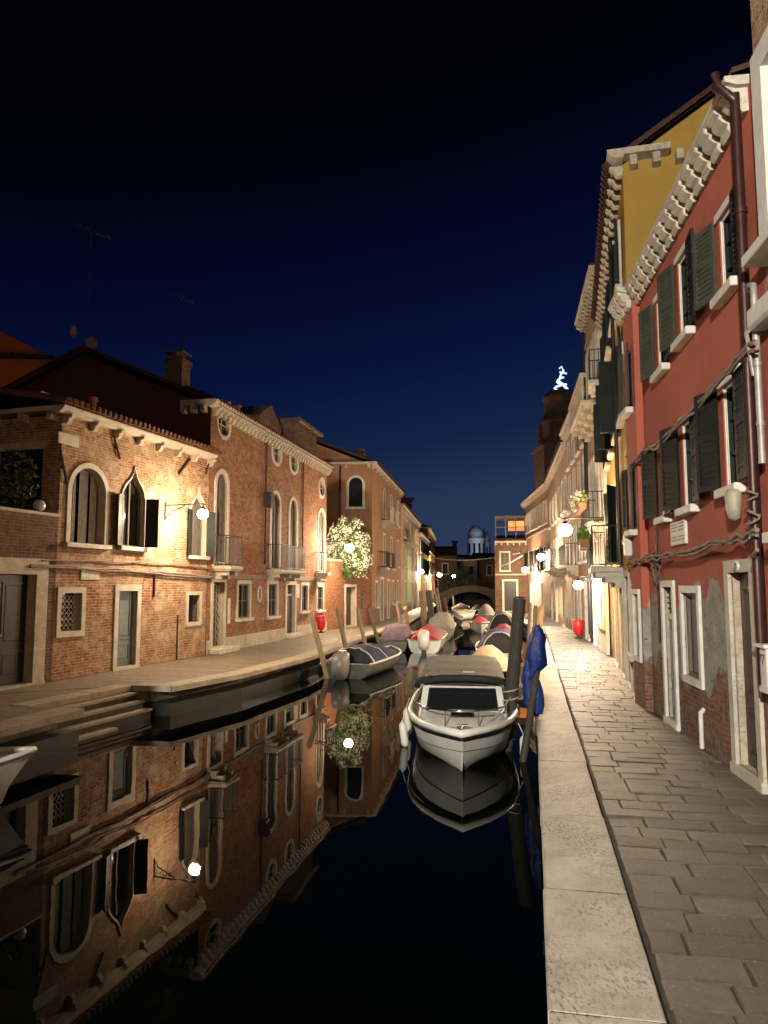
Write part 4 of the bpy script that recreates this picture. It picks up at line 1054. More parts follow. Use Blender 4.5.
q = MB(); xg = LR-.03; q.tube([(xg-.2, -.06, 5.1), (xg-.1, -.1, 5.16), (xg, -.1, 5.12), (xg, -.1, 5.0), (xg, -.1, 3.3)], .035, 8)
for z in (4.8, 4.3, 3.7): q.tube([(xg, -.1, z-.02), (xg, -.1, z+.02)], .043, 8)
q.build('conduit', M['greypipe'], rh)
q = MB(); x, z = fr.W(706, 745); q.tube([(x, -.05, .0), (x, -.05, z+.42)], .03, 8); q.tube([(x, -.05, z+.4), (x, 0, z+.46)], .03, 8); q.build('conduit', M['white'], rh)
# marble tablet with two columns of worn lettering
x0, z0, x1, z1 = fr.rect(673.5, 521, 688, 545); q = MB(); q.cbox((x0, -.045, z0), (x1, .0, z1), .008); tb = q.build('marble_tablet', M['white'], rh)
q = MB(); rnd = random.Random(5)
for cx_ in range(2):
    for j in range(6):
        if j == 3: continue
        x = x0+(x1-x0)*(.08+.47*cx_)
        while x < x0+(x1-x0)*(.42+.5*cx_):
            w_ = rnd.uniform(.02, .05); zz = z1-(z1-z0)*(.14+.135*j); q.box((x, -.0465, zz), (x+w_, -.044, zz+.018)); x += w_+.014
q.build('lettering', M['cable'], tb)
# meter box and mailbox
x, z = fr.W(745.5, 505); q = MB(); q.lathe([(.02, -.17), (.08, -.14), (.1, -.03), (.11, .12), (.08, .17), (.03, .18)], (x, -.12, z), 12, .9, .8); q.build('lamp_cover', M['coverbeige'], rh)
x, z = fr.W(764, 664); x = LR-.16; q = MB(); q.cbox((x-.09, -.16, z-.24), (x+.14, -.001, z+.2), .008); q.prism([(x-.13, z+.2), (x+.17, z+.2), (x+.17, z+.235), (x-.13, z+.235)], -.19, 0); mbx = q.build('mailbox', M['white'], rh)
def text(body, size, loc, rot, mat, parent, name='number'):
    cu = bpy.data.curves.new(name, 'FONT'); cu.body = body; cu.size = size; cu.extrude = .002; cu.align_x = 'CENTER'; cu.align_y = 'CENTER'
    o = bpy.data.objects.new(name, cu); COL.objects.link(o); o.location = loc; o.rotation_euler = rot; cu.materials.append(mat); dg = bpy.context.evaluated_depsgraph_get(); dg.update(); me = bpy.data.meshes.new_from_object(o.evaluated_get(dg)); m2 = bpy.data.objects.new(name, me); COL.objects.link(m2); m2.location = loc; m2.rotation_euler = rot; m2.parent = parent; bpy.data.objects.remove(o); return m2
text('77', .14, (x+.02, -.163, z+.08), (R(90), 0, 0), M['blackpaint'], mbx)
xd = (dd[0]+dd[2])/2; q = MB(); q.lathe([(.001, 0), (.085, .002), (.085, .012), (.001, .014)], (0, 0, 0), 18, 1.2, .75); o = q.build('number_plate', M['white'], rh); o.location = (xd, -.042, dd[3]+.065); o.rotation_euler = (R(90), 0, 0)
text('75', .09, (0, 0, .016), (0, 0, 0), M['iron'], o)
q = MB(); xx = fr.W(659, 560)[0]; q.tube([(xx, -.03, 1.2), (xx, -.03, 3.0)], .02, 6); q.build('conduit', M['pipe'], rh)
x, z = fr.W(632.5, 547); q = MB(); q.cbox((.04, -bo-.13, z-.2), (.24, -bo-.001, z+.22), .02); q.build('meter_box', M['opal'], rh)
# cables along the red facade
def facade_cable(f, lab, pts, r, out=.07, extra=0, amp=.015, seed=1):
    t = empty('cable', f.world(0, 0), f.rz); tag(t, lab, 'cable'); q = MB()
    l3 = [(f.W(px, py, out)[0], -out, f.W(px, py, out)[1]) for px, py in pts]
    q.tube(wobble(l3, 4, amp, seed), r, 7)
    for e in range(extra): q.tube(wobble([(p_[0]-.01, p_[1]+.01*e, p_[2]-.05*(e+1)) for p_ in l3], 4, amp*1.3, seed+e+1), r*.75, 6)
    q.build('strand', M['cable'], t); return t
facade_cable(fr, 'twin grey cables across the red house between its two window rows', ((630, 467), (645, 449), (652, 446), (656, 445), (680, 422), (700, 402), (725, 372), (748, 346), (757, 343)), .028, .17, 1, .02, 3)
facade_cable(fr, 'loosely twisted grey cable along the red house below the marble tablet', ((627, 564), (640, 559), (652, 556), (662, 555), (690, 549), (720, 541), (745, 535), (757, 530)), .026, .17, 1, .03, 8)
t = empty('cable', fr.world(0, 0), fr.rz); tag(t, 'hanging loop of grey cable on the red house beside the far bay', 'cable'); q = MB()
l0 = [(651, 556), (655, 551), (660, 558), (662, 567), (658, 580), (654, 578), (653, 570), (659, 562)]
q.tube([(fr.W(a, b, .1)[0], -.1-.004*i, fr.W(a, b, .1)[1]) for i, (a, b) in enumerate(l0)], .016, 6)
l0 = [(652, 560), (654, 575), (658, 585), (661, 578), (660, 566), (655, 560)]
q.build('strand', M['cable'], t); q = MB(); q.tube([(fr.W(a, b, .12)[0], -.12-.004*i, fr.W(a, b, .12)[1]) for i, (a, b) in enumerate(l0)], .014, 6); q.build('strand', M['cable'], t)
t = empty('cable', fr.world(0, 0), fr.rz); tag(t, 'tangle of grey cables round the drainpipe at the near end of the red house', 'cable'); q = MB(); rnd = random.Random(9)
for k in range(2):
    zc = 3.0-.22*k; rr_ = .09+.03*(k % 3)
    q.tube([(LR-.2+rr_*math.cos(a*.6), -.13-.02*math.sin(a)-.07*abs(math.sin(a*.6)), zc+rr_*.6*math.sin(a*.6)) for a in range(12)], .014, 6); q.build('strand', M['cable'], t); q = MB()
q.tube([(LR-.28, -.05, 2.35), (LR-.12, -.2, 2.4), (LR-.0, -.2, 2.45)], .022, 6); q.build('strand', M['cable'], t)

# nearest building, pale brick with wide white stone surrounds
NA = RB; NB = (RB[0]-.13*22, RB[1]-22.); fn = Frame(NA, NB)
nh = thing('brick_house', 'pale brick building with wide white window surrounds at the right edge', 'house', (*NA, 0), fn.rz); ho = []
opening(nh, ho, (.42, 5.35, 1.5, 7.15), trim=.24, trimmat='white', proj=.1, reveal=.25, sillw=.16)
opening(nh, ho, (.5, 2.6, 1.5, 4.35), trim=.2, trimmat='white', proj=.08, reveal=.25, sillw=.16)
opening(nh, ho, (3.2, 5.35, 4.3, 7.15), trim=.24, trimmat='white', proj=.1, reveal=.25)
opening(nh, ho, (3.2, 2.6, 4.3, 4.35), trim=.2, trimmat='white', proj=.08, reveal=.25)
opening(nh, ho, (2.0, .1, 3.0, 2.2), style='door', trim=.15, trimmat='trim', door='greydoor', reveal=.3)
mb = MB(); facade(mb, fn.L, 11.5, ho, z0=-.03, x0=.005); walls_shell(mb, fn.L, 11.5, 9., x0=.005); mb.build('wall', M['brick1'], nh)
cornice(nh, 0, fn.L, 9.1, .25, .16, .5, .12, .2, 'trim')
q = MB(); q.cbox((0.01, -.2, 4.62), (1.9, -.001, 4.85), .03); q.build('string_course', M['white'], nh)
q = MB(); q.tube([(.1, -.1, 4.7), (.0, -.2, 4.62), (-.05, -.16, 4.45), (-.08, -.12, 4.2)], .025, 6); q.build('conduit', M['greypipe'], nh)

# ---- yellow house
YA, YB = (6.85, 22.4), (4.665, 13.72); fy_ = Frame(YA, YB); LY = fy_.L; HY_ = 10.3
wy = []
for x in (1.2, 3.3, 5.4, 7.4):
    for (z0, z1) in ((5.6, 7.3), (8.3, 9.6)):
        wy.append(((x-.40, z0, x+.40, z1), 'rect', dict(local=True, trim=.1, proj=.05, bars=(1, 2), shut=dict(w=.38, ang=(170, 100) if z0 < 8 and x < 7 else (172, 172), slats=14), reveal=.2)))
wy.append(((7.55, 3.05, 8.3, 4.75), 'rect', dict(local=True, trim=.12, bars=(1, 2), trimmat='ytrim')))
wy.append(((3.75, 2.65, 4.75, 4.5), 'rect', dict(local=True, trim=.1, bars=(1, 2), shut=dict(w=.45, ang=(150, 150), slats=12), sill=False)))
wy.append(((7.9, .8, 8.5, 2.1), 'rect', dict(local=True, trim=.12, bars=(1, 2))))
yh, fy_ = row_house('plastered_house', 'tall yellow house with a plain gable, next to the red house', YA, YB, HY_, 'yellow', depth=3.5, pitch=33, wins=wy,
    doors=[((6.3, 0, 7.2, 2.3), dict(local=True, trim=.14, door='greydoor2')), ((4.6, 0, 5.4, 2.2), dict(local=True, trim=.14, door='browndoor')), ((2.0, 0, 2.9, 2.2), dict(local=True, trim=.14, door='greydoor2'))], side1=.85, cstep=.42, cproj=.30)
q = MB(); q.tube([(6.0, -.1, HY_-.1), (6.0, -.1, 2.6)], .045, 8); q.build('drainpipe', M['blackpaint'], yh)
bal = balcony(yh, fy_, 3.1, 5.55, 2.55, .72, .95, 'trim', 3)
q = MB(); q.cbox((3.2, -.95, 3.0), (4.2, -.74, 3.2), .02); q.cbox((4.5, -.95, 3.0), (5.4, -.74, 3.2), .02); q.build('planter', M['terracotta'], bal)
balcony(yh, fy_, .6, 1.8, 8.0, .55, .9, 'trim', 2)
rnd = random.Random(21)
q = MB(); leaves(q, (0, 0, .08), (.5, .16, .22), 260, .055, rnd); leaves(q, (1.25, 0, .1), (.45, .16, .25), 240, .055, rnd)
pt = thing('balcony_plant', 'leafy green plants in the planters on the lowest balcony of the yellow house', 'plant', fy_.world(3.7, -.85, 3.2), fy_.rz); q.build('foliage', M['leaflite'], pt)
# ---- beige house with three light window
BA, BB = (7.75, 27.7), YA; fb = Frame(BA, BB); LB = fb.L
wb = []
for x in (1., 1.75, 2.5, 3.25, 4.0, 4.7):
    wb.append(((x-.25, 8.2, x+.25, 10.6), 'arch', dict(local=True, trim=.1, proj=.1, bars=(0, 2), sill=False, pane='glassgrey')))
    wb.append(((x-.25, 4.3, x+.25, 6.5), 'arch', dict(local=True, trim=.1, proj=.1, bars=(0, 2), sill=False, pane='glassgrey')))
bh, fb = row_house('plastered_house', 'tall beige palazzo front with rows of arched lights and carved balconies', BA, BB, 12.0, 'beige', depth=8, pitch=15, wins=wb,
    doors=[((.5, 0, 1.4, 2.5), dict(local=True, trim=.16, door='greydoor2')), ((2.2, 0, 3.0, 2.4), dict(local=True, trim=.16))], cstep=.36, cproj=.4, string=(7.6, 3.7, 11.1))
balcony(bh, fb, .6, 5.2, 7.9, .75, .95, 'trimdirty', 5, stone=True); balcony(bh, fb, 2.3, 4.9, 4.1, .6, .95, 'trimdirty', 3)
q = MB(); q.tube([(.12, -.1, 11.9), (.12, -.1, .2)], .05, 8); q.build('drainpipe', M['blackpaint'], bh)
# lit shop front on the beige house
q = MB(); q.box((3.5, -.16, .02), (5.05, -.06, 2.5)); o = q.build('shop_front', M['trim'], bh)
q = MB(); q.box((3.62, -.175, .75), (4.25, -.162, 2.3)); q.box((4.4, -.175, .75), (4.93, -.162, 2.3)); q.build('shop_window', M['shopglow'], o)
q = MB(); q.ring([(3.58, .7), (4.98, .7), (4.98, 2.36), (3.58, 2.36)], [(3.63, .76), (4.92, .76), (4.92, 2.29), (3.63, 2.29)], -.2, -.176); q.box((4.27, -.2, .76), (4.38, -.176, 2.29)); q.build('frame', M['hullred'], o)
rnd = random.Random(31)
q = MB(); qb = MB(); qp = MB()
for i in range(5): leaves(q, (-.9+.45*i, 0, .1), (.3, .2, .25), 130, .055, rnd)
for i in range(190):
    p_ = Vector((rnd.uniform(-1.2, 1.2), rnd.gauss(-.05, .13), rnd.gauss(.12, .16))); a = Vector((rnd.gauss(0, 1), rnd.gauss(0, 1), rnd.gauss(0, 1))).normalized()*.05; b = a.cross(Vector((rnd.gauss(0, 1), rnd.gauss(0, 1), rnd.gauss(0, 1)))).normalized()*.05
    (qb if i % 3 else qp).add([p_-a, p_-b, p_+a, p_+b], [(0, 1, 2, 3)])
t = thing('flower_box', 'box of pink and white flowers on the balcony rail of the beige palazzo', 'flowers', fb.world(3.6, -.68, 5.0), fb.rz)
t.location.z = 4.75
k = MB(); k.cbox((-1.1, -.12, -.22), (1.1, .1, 0), .02); k.build('planter', M['terracotta'], t); q.build('foliage', M['leaflite'], t); qb.build('blossom', M['bloom'], t); qp.build('blossom', M['pinkbloom'], t)
# ---- further row on the right bank
CA, CB = (9., 36.), BA; fc = Frame(CA, CB)
ch_, fc = row_house('plastered_house', 'rose house with a toothed cornice between the beige palazzo and the sand house', CA, CB, 9.35, 'pinkish', depth=8, wins=grid(fc, (1.2, 3.2, 5.2, 7.2), ((3.1, 4.7), (5.6, 7.2), (7.7, 8.8)), .8, pane='glassgrey', reveal=.15),
    doors=[((1., 0, 2., 2.3), dict(local=True)), ((3.6, 0, 4.6, 2.3), dict(local=True, door='greydoor2')), ((6.3, 0, 7.3, 2.3), dict(local=True))], cstep=.36, cproj=.35, string=(5.2,))
balcony(ch_, fc, .6, 4.0, 3.0, .6, .95, 'trimdirty', 3)
q = MB(); q.tube([(8.2, -.1, 9.2), (8.2, -.1, .3)], .05, 8); q.build('drainpipe', M['blackpaint'], ch_)
DA, DB = (11.2, 50.), CA; fd = Frame(DA, DB)
dh_, fd = row_house('plastered_house', 'sand coloured house with a tall slim roof chimney on the right bank', DA, DB, 9.0, 'sand', depth=8, wins=grid(fd, (1.5, 4, 6.5, 9, 11.5, 13.4), ((3.2, 4.8), (5.9, 7.5)), .85, pane='glassgrey', reveal=.15),
    doors=[((1., 0, 2., 2.3), dict(local=True)), ((5, 0, 6., 2.3), dict(local=True, door='greydoor2')), ((10, 0, 11, 2.3), dict(local=True))], chim=((2.5, 1.5, 8.5, 11.3, .8, False),))
balcony(dh_, fd, 5.2, 10.2, 3.1, .7, .95, 'trimdirty', 4)
EA, EB = (12., 63.), DA; fe = Frame(EA, EB)
eh_, fe = row_house('plastered_house', 'rose house with a row of tall attic windows, farthest on the right bank', EA, EB, 8.9, 'pinkish', depth=8, wins=grid(fe, (1.5, 3., 4.5, 6, 7.5, 9, 10.5, 12), ((6.5, 8.),), .7)+grid(fe, (2, 5, 8, 11), ((3.2, 4.8),), .85, shut=dict(w=.42, ang=(160, 160), slats=8)),
    doors=[((3., 0, 4., 2.3), dict(local=True)), ((9., 0, 10., 2.3), dict(local=True))], string=(6.,), cproj=.35)
# end house across the right bank, with glazed loggia
FA, FB = (9.3, 62.3), (11.95, 61.8); ff = Frame(FA, FB)
fh_, ff = row_house('brick_house', 'brick house at the end of the right bank with an orange lit roof loggia', FA, FB, 5.7, 'brick4', depth=9, pitch=8, wins=[((.5, 3.4, 1.2, 4.9), 'rect', dict(local=True, trim=.1, pane='blackpaint', reveal=.12))], doors=[((.75, 0, 1.75, 2.5), dict(local=True, trim=.16, door='blackpaint'))], corn=True, cstep=.5, string=(3.,), gable=False)
lg = MB(); z0 = 6.1
for x in (.12, .95, 1.8, 2.62): lg.box((x-.05, .15, z0), (x+.05, .25, z0+1.75))
lg.box((.05, .12, z0+1.75), (2.7, 3., z0+1.9)); lg.box((.05, .1, z0+.9), (2.7, .2, z0+.98)); lg.box((.05, .12, z0-.1), (2.7, 3., z0)); o = lg.build('loggia', M['greydoor2'], fh_)
q = MB(); q.box((1.15, 1.4, z0+.7), (2.5, 1.42, z0+1.55)); q.build('curtain', M['loggia'], o)
q = MB(); q.box((2.71, .12, z0), (2.9, 3, z0+2.4)); q.build('side_wall', M['brick4'], o)

# campanile with white neon star behind the right row
tc = at(563, 470, 71.)
tw = thing('bell_tower', 'dark bell tower topped by a glowing white figure above the right hand roofs', 'tower', (tc.x, tc.y, 0))
zt_ = at(563, 394, 71).z; zl = at(563, 426, 71).z
q = MB(); q.box((-2.3, -2.3, 0), (2.3, 2.3, zl-2.2)); q.build('shaft', M['brick4'], tw)
q = MB(); q.lathe([(2.0, zl-2.2), (2.0, zl), (2.25, zl+.1), (2.25, zl+.4), (1.75, zl+.5), (1.65, zt_-.6), (1.85, zt_-.5), (1.6, zt_-.1), (1.2, zt_+.2), (.4, zt_+.3)], (0, 0, 0), 16); q.cbox((-2.6, -2.6, zl-2.4), (2.6, 2.6, zl-2.1), .05)
for k in range(8):
    a = math.pi*k/4; q.tube([(2.15*math.cos(a), 2.15*math.sin(a), zl-2.2), (2.15*math.cos(a), 2.15*math.sin(a), zl)], .22, 8)
q.build('belfry', M['brick4'], tw)
q = MB(); sc = 2.2/9.
q.tube([((.75-.03*a)*math.cos(a*.75), .4*math.sin(a*.75), zt_+.25+a*.085) for a in range(20)], .11, 6, r2=.07)
q.tube([(.75, 0, zt_+.3), (.35, 0, zt_+.8), (-.25, 0, zt_+1.35), (.05, 0, zt_+2.), (.3, 0, zt_+2.35), (.1, 0, zt_+2.75), (-.12, 0, zt_+2.55)], .13, 6, r2=.08)
q.tube([(-.1, 0, zt_+2.2), (.6, 0, zt_+2.05)], .07, 6); q.build('neon_figure', M['star'], tw)

# church far down the canal
def dome(name, lab, px, ytop, ybase, d, r, mat):
    b = at(px, ybase, d); t = thing(name, lab, 'church', (b.x, b.y, 0)); H = at(px, ytop, d).z; q = MB(); zb = b.z
    q.lathe([(r, 0), (r, zb+.45*(H-zb)), (r*1.1, zb+.47*(H-zb)), (r*1.1, zb+.52*(H-zb)), (r*.9, zb+.53*(H-zb)), (r*.9, zb+.68*(H-zb))], (0, 0, 0), 16); q.build('drum', M[mat], t)
    q = MB(); q.lathe([(r*.9, zb+.68*(H-zb)), (r*.8, zb+.76*(H-zb)), (r*.45, zb+.86*(H-zb)), (r*.15, zb+.9*(H-zb)), (r*.15, zb+.96*(H-zb)), (.02, H)], (0, 0, 0), 16); q.build('dome', M['stonelit'], t)
    q = MB()
    for k in range(10):
        a = 2*math.pi*k/10; ex = Vector((math.cos(a), math.sin(a), 0)); tn = Vector((-ex.y, ex.x, 0)); q.obox(ex*(r-.05)-tn*r*.13+Vector((0, 0, zb+.08*(H-zb))), ex*.08, tn*r*.26, (0, 0, .28*(H-zb)))
    q.build('window', M['glass'], t)
    return t
dome('church_dome', 'bluish lit church bell turret with a pointed cap far down the canal', 476, 522, 556, 200, 2.3, 'stonelit')
dome('church_dome', 'smaller dimmer church turret just right of the bluish lit one', 484.5, 528, 558, 205, 1.7, 'stonelit')
g0, g1 = (11.2, 124.), (15.8, 124.5)
t, f = row_house('gabled_house', 'narrow lit gable wall with a sloping parapet beyond the bridge', (13.3, 124.), (15.6, 124.5), 6.6, 'sand', corn=False, pitch=12, depth=7, wins=[((1., 4, 1.7, 5.4), 'rect', dict(local=True))])
t, f = row_house('dark_house', 'dark roofed house mass beyond the bridge under the church', (9., 136.), (15.2, 136.), 6.6, 'brick4', corn=False, depth=9, pitch=10, wins=[((2, 4, 2.8, 5.6), 'rect', dict(local=True))], chim=((4.2, 2, 6.5, 9.6, .8, True),))
t, f = row_house('dark_house', 'dark house right of the lit gable behind the end house', (15.8, 128.), (24., 128.), 6.9, 'brick4', corn=False, depth=9, pitch=12, wins=[((2, 4, 2.8, 5.6), 'rect', dict(local=True))])

# arched bridge
br = thing('arched_bridge', 'low brick arched footbridge closing the canal in the distance', 'bridge', (12.6, 108., 0))
q = MB(); n = 20; W_ = 5.6
def arch_z(x, rise, base, half): return base+rise*max(0, 1-(x/half)**2)
ou = []; inn = []
for i in range(n+1):
    x = -W_+2*W_*i/n; ou.append((x, .55+1.6*(1-(x/W_)**2))); xi = x*.62; inn.append((xi, -.75+2.0*math.sqrt(max(0, 1-(xi/(W_*.62))**2))))
secs = []
for yy in (0, 3.):
    pass
vs = [(p_[0], 0, p_[1]) for p_ in ou]+[(p_[0], 0, p_[1]) for p_ in inn]+[(p_[0], 3, p_[1]) for p_ in ou]+[(p_[0], 3, p_[1]) for p_ in inn]; k = n+1; fs = []
for i in range(n): fs += [(i, i+1, k+i+1, k+i), (2*k+i, 3*k+i, 3*k+i+1, 2*k+i+1), (i, 2*k+i, 2*k+i+1, i+1), (k+i, k+i+1, 3*k+i+1, 3*k+i)]
q.add(vs, fs)
for sx in (-1, 1): q.box((sx*W_*.62, 0.002, -2.5), (sx*W_*1.35, 2.998, .55))
q.build('span', M['quaywall'], br)
q = MB()
for yy in (0.05, 2.85):
    q.tube([(p_[0], yy, p_[1]+.95) for p_ in ou], .04, 6)
    for p_ in ou[::1]: q.tube([(p_[0], yy, p_[1]), (p_[0], yy, p_[1]+.95)], .025, 5)
q.build('railing', M['iron'], br)
tb_ = at(459, 580, 114)
tr = thing('dark_tree', 'dark bushy tree beside the far end of the bridge', 'tree', (tb_.x, tb_.y, -.4)); rnd = random.Random(41); q = MB()
for (x, y, z, r1) in ((0, 0, 3.6, 1.7), (-1.3, 0, 3., 1.3), (1.4, .3, 2.9, 1.4), (.5, 0, 4.6, 1.1), (2.2, 0, 2.2, 1.)): leaves(q, (x, y, z), (r1, r1, r1*.8), 420, .17, rnd, .3)
q.build('crown', M['leafdark'], tr); q = MB(); q.tube([(0, 0, -.5), (.1, 0, 1.5), (0, 0, 3.4)], .16, 8, r2=.06); q.tube([(.1, 0, 1.5), (1.2, .2, 2.8)], .08, 6, r2=.03); q.tube([(.05, 0, 1.8), (-1.1, 0, 2.9)], .08, 6, r2=.03); q.build('trunk', M['bark'], tr)
# buildings behind the left row: orange gable at far left
oA, oB = (-21., 29.6), (-13.75, 30.2)
t, f = row_house('orange_house', 'orange gabled house rising behind the terrace at the far left', oA, oB, 11.5, 'orange', corn=False, depth=8, gable=False, pitch=3)
q = MB(); Lf = f.L; q.add([(0, -.02, 9.), (Lf-.5, -.02, 9.), (Lf-.1, -.02, 11.6), (0, -.02, 15.2), (0, 3, 9.), (Lf-.5, 3, 9.), (Lf-.1, 3, 11.6), (0, 3, 15.2)], [(0,1,2,3), (4,5,6,7), (0,1,5,4), (1,2,6,5), (2,3,7,6), (3,0,4,7)]); q.build('gable', M['orange'], t)
q = MB(); q.tube([(Lf-.15, -.1, 11.4), (Lf-.25, -.1, 8.)], .08, 8); q.build('drainpipe', M['greypipe'], t)

# ================================================================== STREET LAMPS
def street_lamp(label, g, mount, gmat='globe', r=.15, group='street lamps along the canal', scroll=True):
    """g: globe centre (world); mount: point on the wall (world)"""
    g = Vector(g); mnt = Vector(mount); t = thing('street_lamp', label, 'lamp', mnt, 0, group)
    d = Vector((g.x-mnt.x, g.y-mnt.y, 0)); Ln = d.length; u = d/Ln; top = g.z+r+.13-mnt.z
    q = MB(); q.tube([(0, 0, top), tuple(u*Ln+Vector((0, 0, top))), tuple(u*(Ln+.08)+Vector((0, 0, top-.02)))], .018, 8)
    q.tube([tuple(u*Ln+Vector((0, 0, top))), tuple(u*Ln+Vector((0, 0, top-.1)))], .014, 6); q.build('arm', M['iron'], t)
    q = MB(); n = Vector((-u.y, u.x, 0)); q.obox(n*-.03+Vector((0, 0, top-.42)), n*.06, u*.02, (0, 0, .5))
    k = min(.62, Ln*.6)
    q.tube([tuple(u*.02+Vector((0, 0, top-.4)))]+[tuple(u*(.02+k*i/8)+Vector((0, 0, top-.4+.37*(i/8)**.6))) for i in range(1, 9)], .014, 6)
    for c_, rr in ((.16, .09), (.34, .06), (.48, .04)):
        q.tube([tuple(u*(c_*k/.62+rr*math.cos(a*.7))+Vector((0, 0, top-.13+rr*math.sin(a*.7)-(.03 if rr > .08 else -.03)))) for a in range(10)], .01, 5)
    q.build('bracket_scroll', M['iron'], t)
    gl = u*Ln+Vector((0, 0, g.z-mnt.z))
    q = MB(); q.lathe([(.04, r+.05), (.05, r+.03), (r*.6, r*.86), (r*.72, r*.74), (r*.6, r*.76), (.03, r+.0)], gl, 18); q.build('hood', M['iron'], t)
    q = MB(); q.sphere(gl, r, 14, 9, .86); q.build('globe', M[gmat], t)
    return t
def solve_out(f, px, py, s):
    lo, hi = 0., 3.
    sg = 1 if f.W(px, py, 0.)[0] > s else -1
    for _ in range(40):
        mid = (lo+hi)/2
        if (f.W(px, py, mid)[0]-s)*sg > 0: lo = mid
        else: hi = mid
    return lo
s_, z_ = f1.W(165, 507); o_ = solve_out(f1, 203, 514, s_); zg_ = f1.W(203, 514, o_)[1]
street_lamp('lit globe lamp on the patched brick house, between its two pointed windows', f1.world(s_, -o_, zg_), f1.world(s_, 0, zg_))
print('LAMP L1', s_, o_, zg_)
def lamp_at(label, px, py, d, f, gmat='globe', r=.15, lim=2.2):
    r *= 1.3; g = at(px, py, d); l_ = f.local(g); print('LAMP', px, 'local', [round(v_, 2) for v_ in l_])
    return street_lamp(label, g, f.world(l_.x, 0, g.z), gmat, r)
lamp_at('lit globe lamp hanging in front of the white jasmine bush', 349.5, 548, 35.0, f2)
lamp_at('lit globe lamp in front of the cream house with the pale green panel', 403, 563.5, 60, f4, 'globefar', .17)
lamp_at('lit globe lamp in front of the low dark red house, left of the yellow panel', 421, 571.5, 74, f5, 'globefar', .19)
lamp_at('lit globe lamp on the red corner house right of the yellow panel', 439.5, 575, 91, f6, 'globefar', .2)
g = at(454, 576, 103.); t = thing('street_lamp', 'lit globe lamp on a slim post near the bridge, farthest on the left bank', 'lamp', (g.x, g.y, -.1), 0, 'street lamps along the canal')
q = MB(); q.tube([(0, 0, -2.4), (0, 0, g.z-.1)], .05, 8); q.build('post', M['iron'], t); q = MB(); q.sphere((0, 0, g.z+.1), .21, 14, 9); q.build('globe', M['globedim'], t)
lamp_at('lit globe lamp on a long scrolled bracket of the yellow house', 565, 530, 20.6, fy_, 'globeR', .15)
lamp_at('lit globe lamp on the sand coloured house', 541, 557, 41.5, fd, 'globefar', .16)
lamp_at('lit globe lamp near the brick house with the lit loggia', 525, 570, 57., fe, 'globefar', .17)
lamp_at('bright white globe lamp low over the shop doorway', 578.5, 585, 26.2, fb, 'globewhite', .13)
bf = Frame((-5.9, -16.), (-4.62, 4.0))
FLOOD = Vector((-4.4, -10., 7.2)); l_ = bf.local(FLOOD)
street_lamp('white street lamp on the left bank house behind the viewer', FLOOD, bf.world(l_.x, 0, FLOOD.z), 'globewhite', .17)

# ================================================================== MOORING POSTS, BINS
def post(label, top, bot, r, mat='post', name='mooring_post', cap=None):
    top = Vector(top); bot = Vector(bot); d = (bot-top).normalized(); base = Vector((bot.x, bot.y, bot.z)); t = thing(name, label, 'post', base, 0, 'mooring posts in the canal')
    ext = d*(1.9) if bot.z > -2 else d*.1
    rnd = random.Random(int(top.x*100)); pts = []
    for i in range(7): pts.append(top.lerp(bot+ext, i/6)-base+Vector((rnd.gauss(0, r*.06), rnd.gauss(0, r*.06), 0)))
    q = MB(); q.tube(pts, r*.93, 12, r2=r*1.05); q.tube([pts[0]-d*.02, pts[0]-d*.04], r*.7, 12); q.build('shaft', M[mat], t)
    return t
def pp(label, tp, bp, d0, d1, r, mat='post'): return post(label, at(*tp, d0), at(*bp, d1), r, mat)
pp('leaning pale post beside the grey outboard engine, nearest on the left bank', (310.5, 613), (322, 657), 22.2, 22.3, .085, 'postlight')
pp('leaning post behind the navy boat cover, second nearest on the left bank', (337.5, 609), (346, 648), 26, 26, .085)
pp('leaning pale post right of the red bin on the left bank, beyond the navy boat', (357.5, 609), (364, 639), 29.3, 29.3, .08, 'postlight')
pp('thin leaning post on the left bank just left of the purple boat cover', (368.5, 609), (377, 638), 30.6, 30.6, .08)
pp('pale post standing behind the purple boat cover', (397, 603), (402, 632), 36.5, 36.5, .09, 'postlight')
yp_ = pp('post with a yellow band between the purple and the red boat covers', (404.5, 604), (409, 632), 38.5, 38.5, .09)
q = MB(); tz = at(404.5, 604, 38.5); rel = tz-yp_.location; q.tube([rel+Vector((.01, 0, -.12)), rel+Vector((.03, 0, -.28))], .1, 12); q.build('band', M['ylwpanel'], yp_)
pp('thick weathered post behind the red boat cover, left of a pair', (422, 591), (425, 630), 41.5, 41.5, .19, 'post')
pp('thick dark post beside the grey tarpaulin boat, right of a pair', (428.5, 591), (433, 632), 39.5, 39.5, .17, 'postdark')
pp('slim post beyond the grey tarpaulin boat, in front of the yellow panel', (435, 594), (439, 616), 54, 54, .12, 'postlight')
pp('tall slim post right of the yellow panel at the left bank', (436.5, 588), (441, 614), 60, 60, .12)
pp('slim post below the second farthest lamp on the left bank', (444.5, 598), (447, 611), 68, 68, .12)
pp('short slim post near the bridge on the left bank, below the lamp on the post', (453, 596), (454.5, 609), 78, 78, .12)
pp('big dark tarred post leaning beside the white cabin cruiser', (520, 599), (506, 742), 12.9, 12.7, .118, 'postdark')
bpst = pp('thin dark leaning post draped with blue tarpaulin at the right quay', (543, 636), (521, 772), 12.2, 11.9, .062, 'postdark')
pp('reddish lit post on the right quay side beyond the blue tarpaulin', (541.5, 606), (536, 650), 24.5, 24.5, .1, 'postlight')
pp('slim post just right of the big tarred post, beyond the blue tarpaulin', (531, 603), (528, 650), 26.5, 26.5, .085, 'post')
pp('short lit post farthest on the right quay edge', (536, 606), (534, 630), 36, 36, .1, 'postlight')
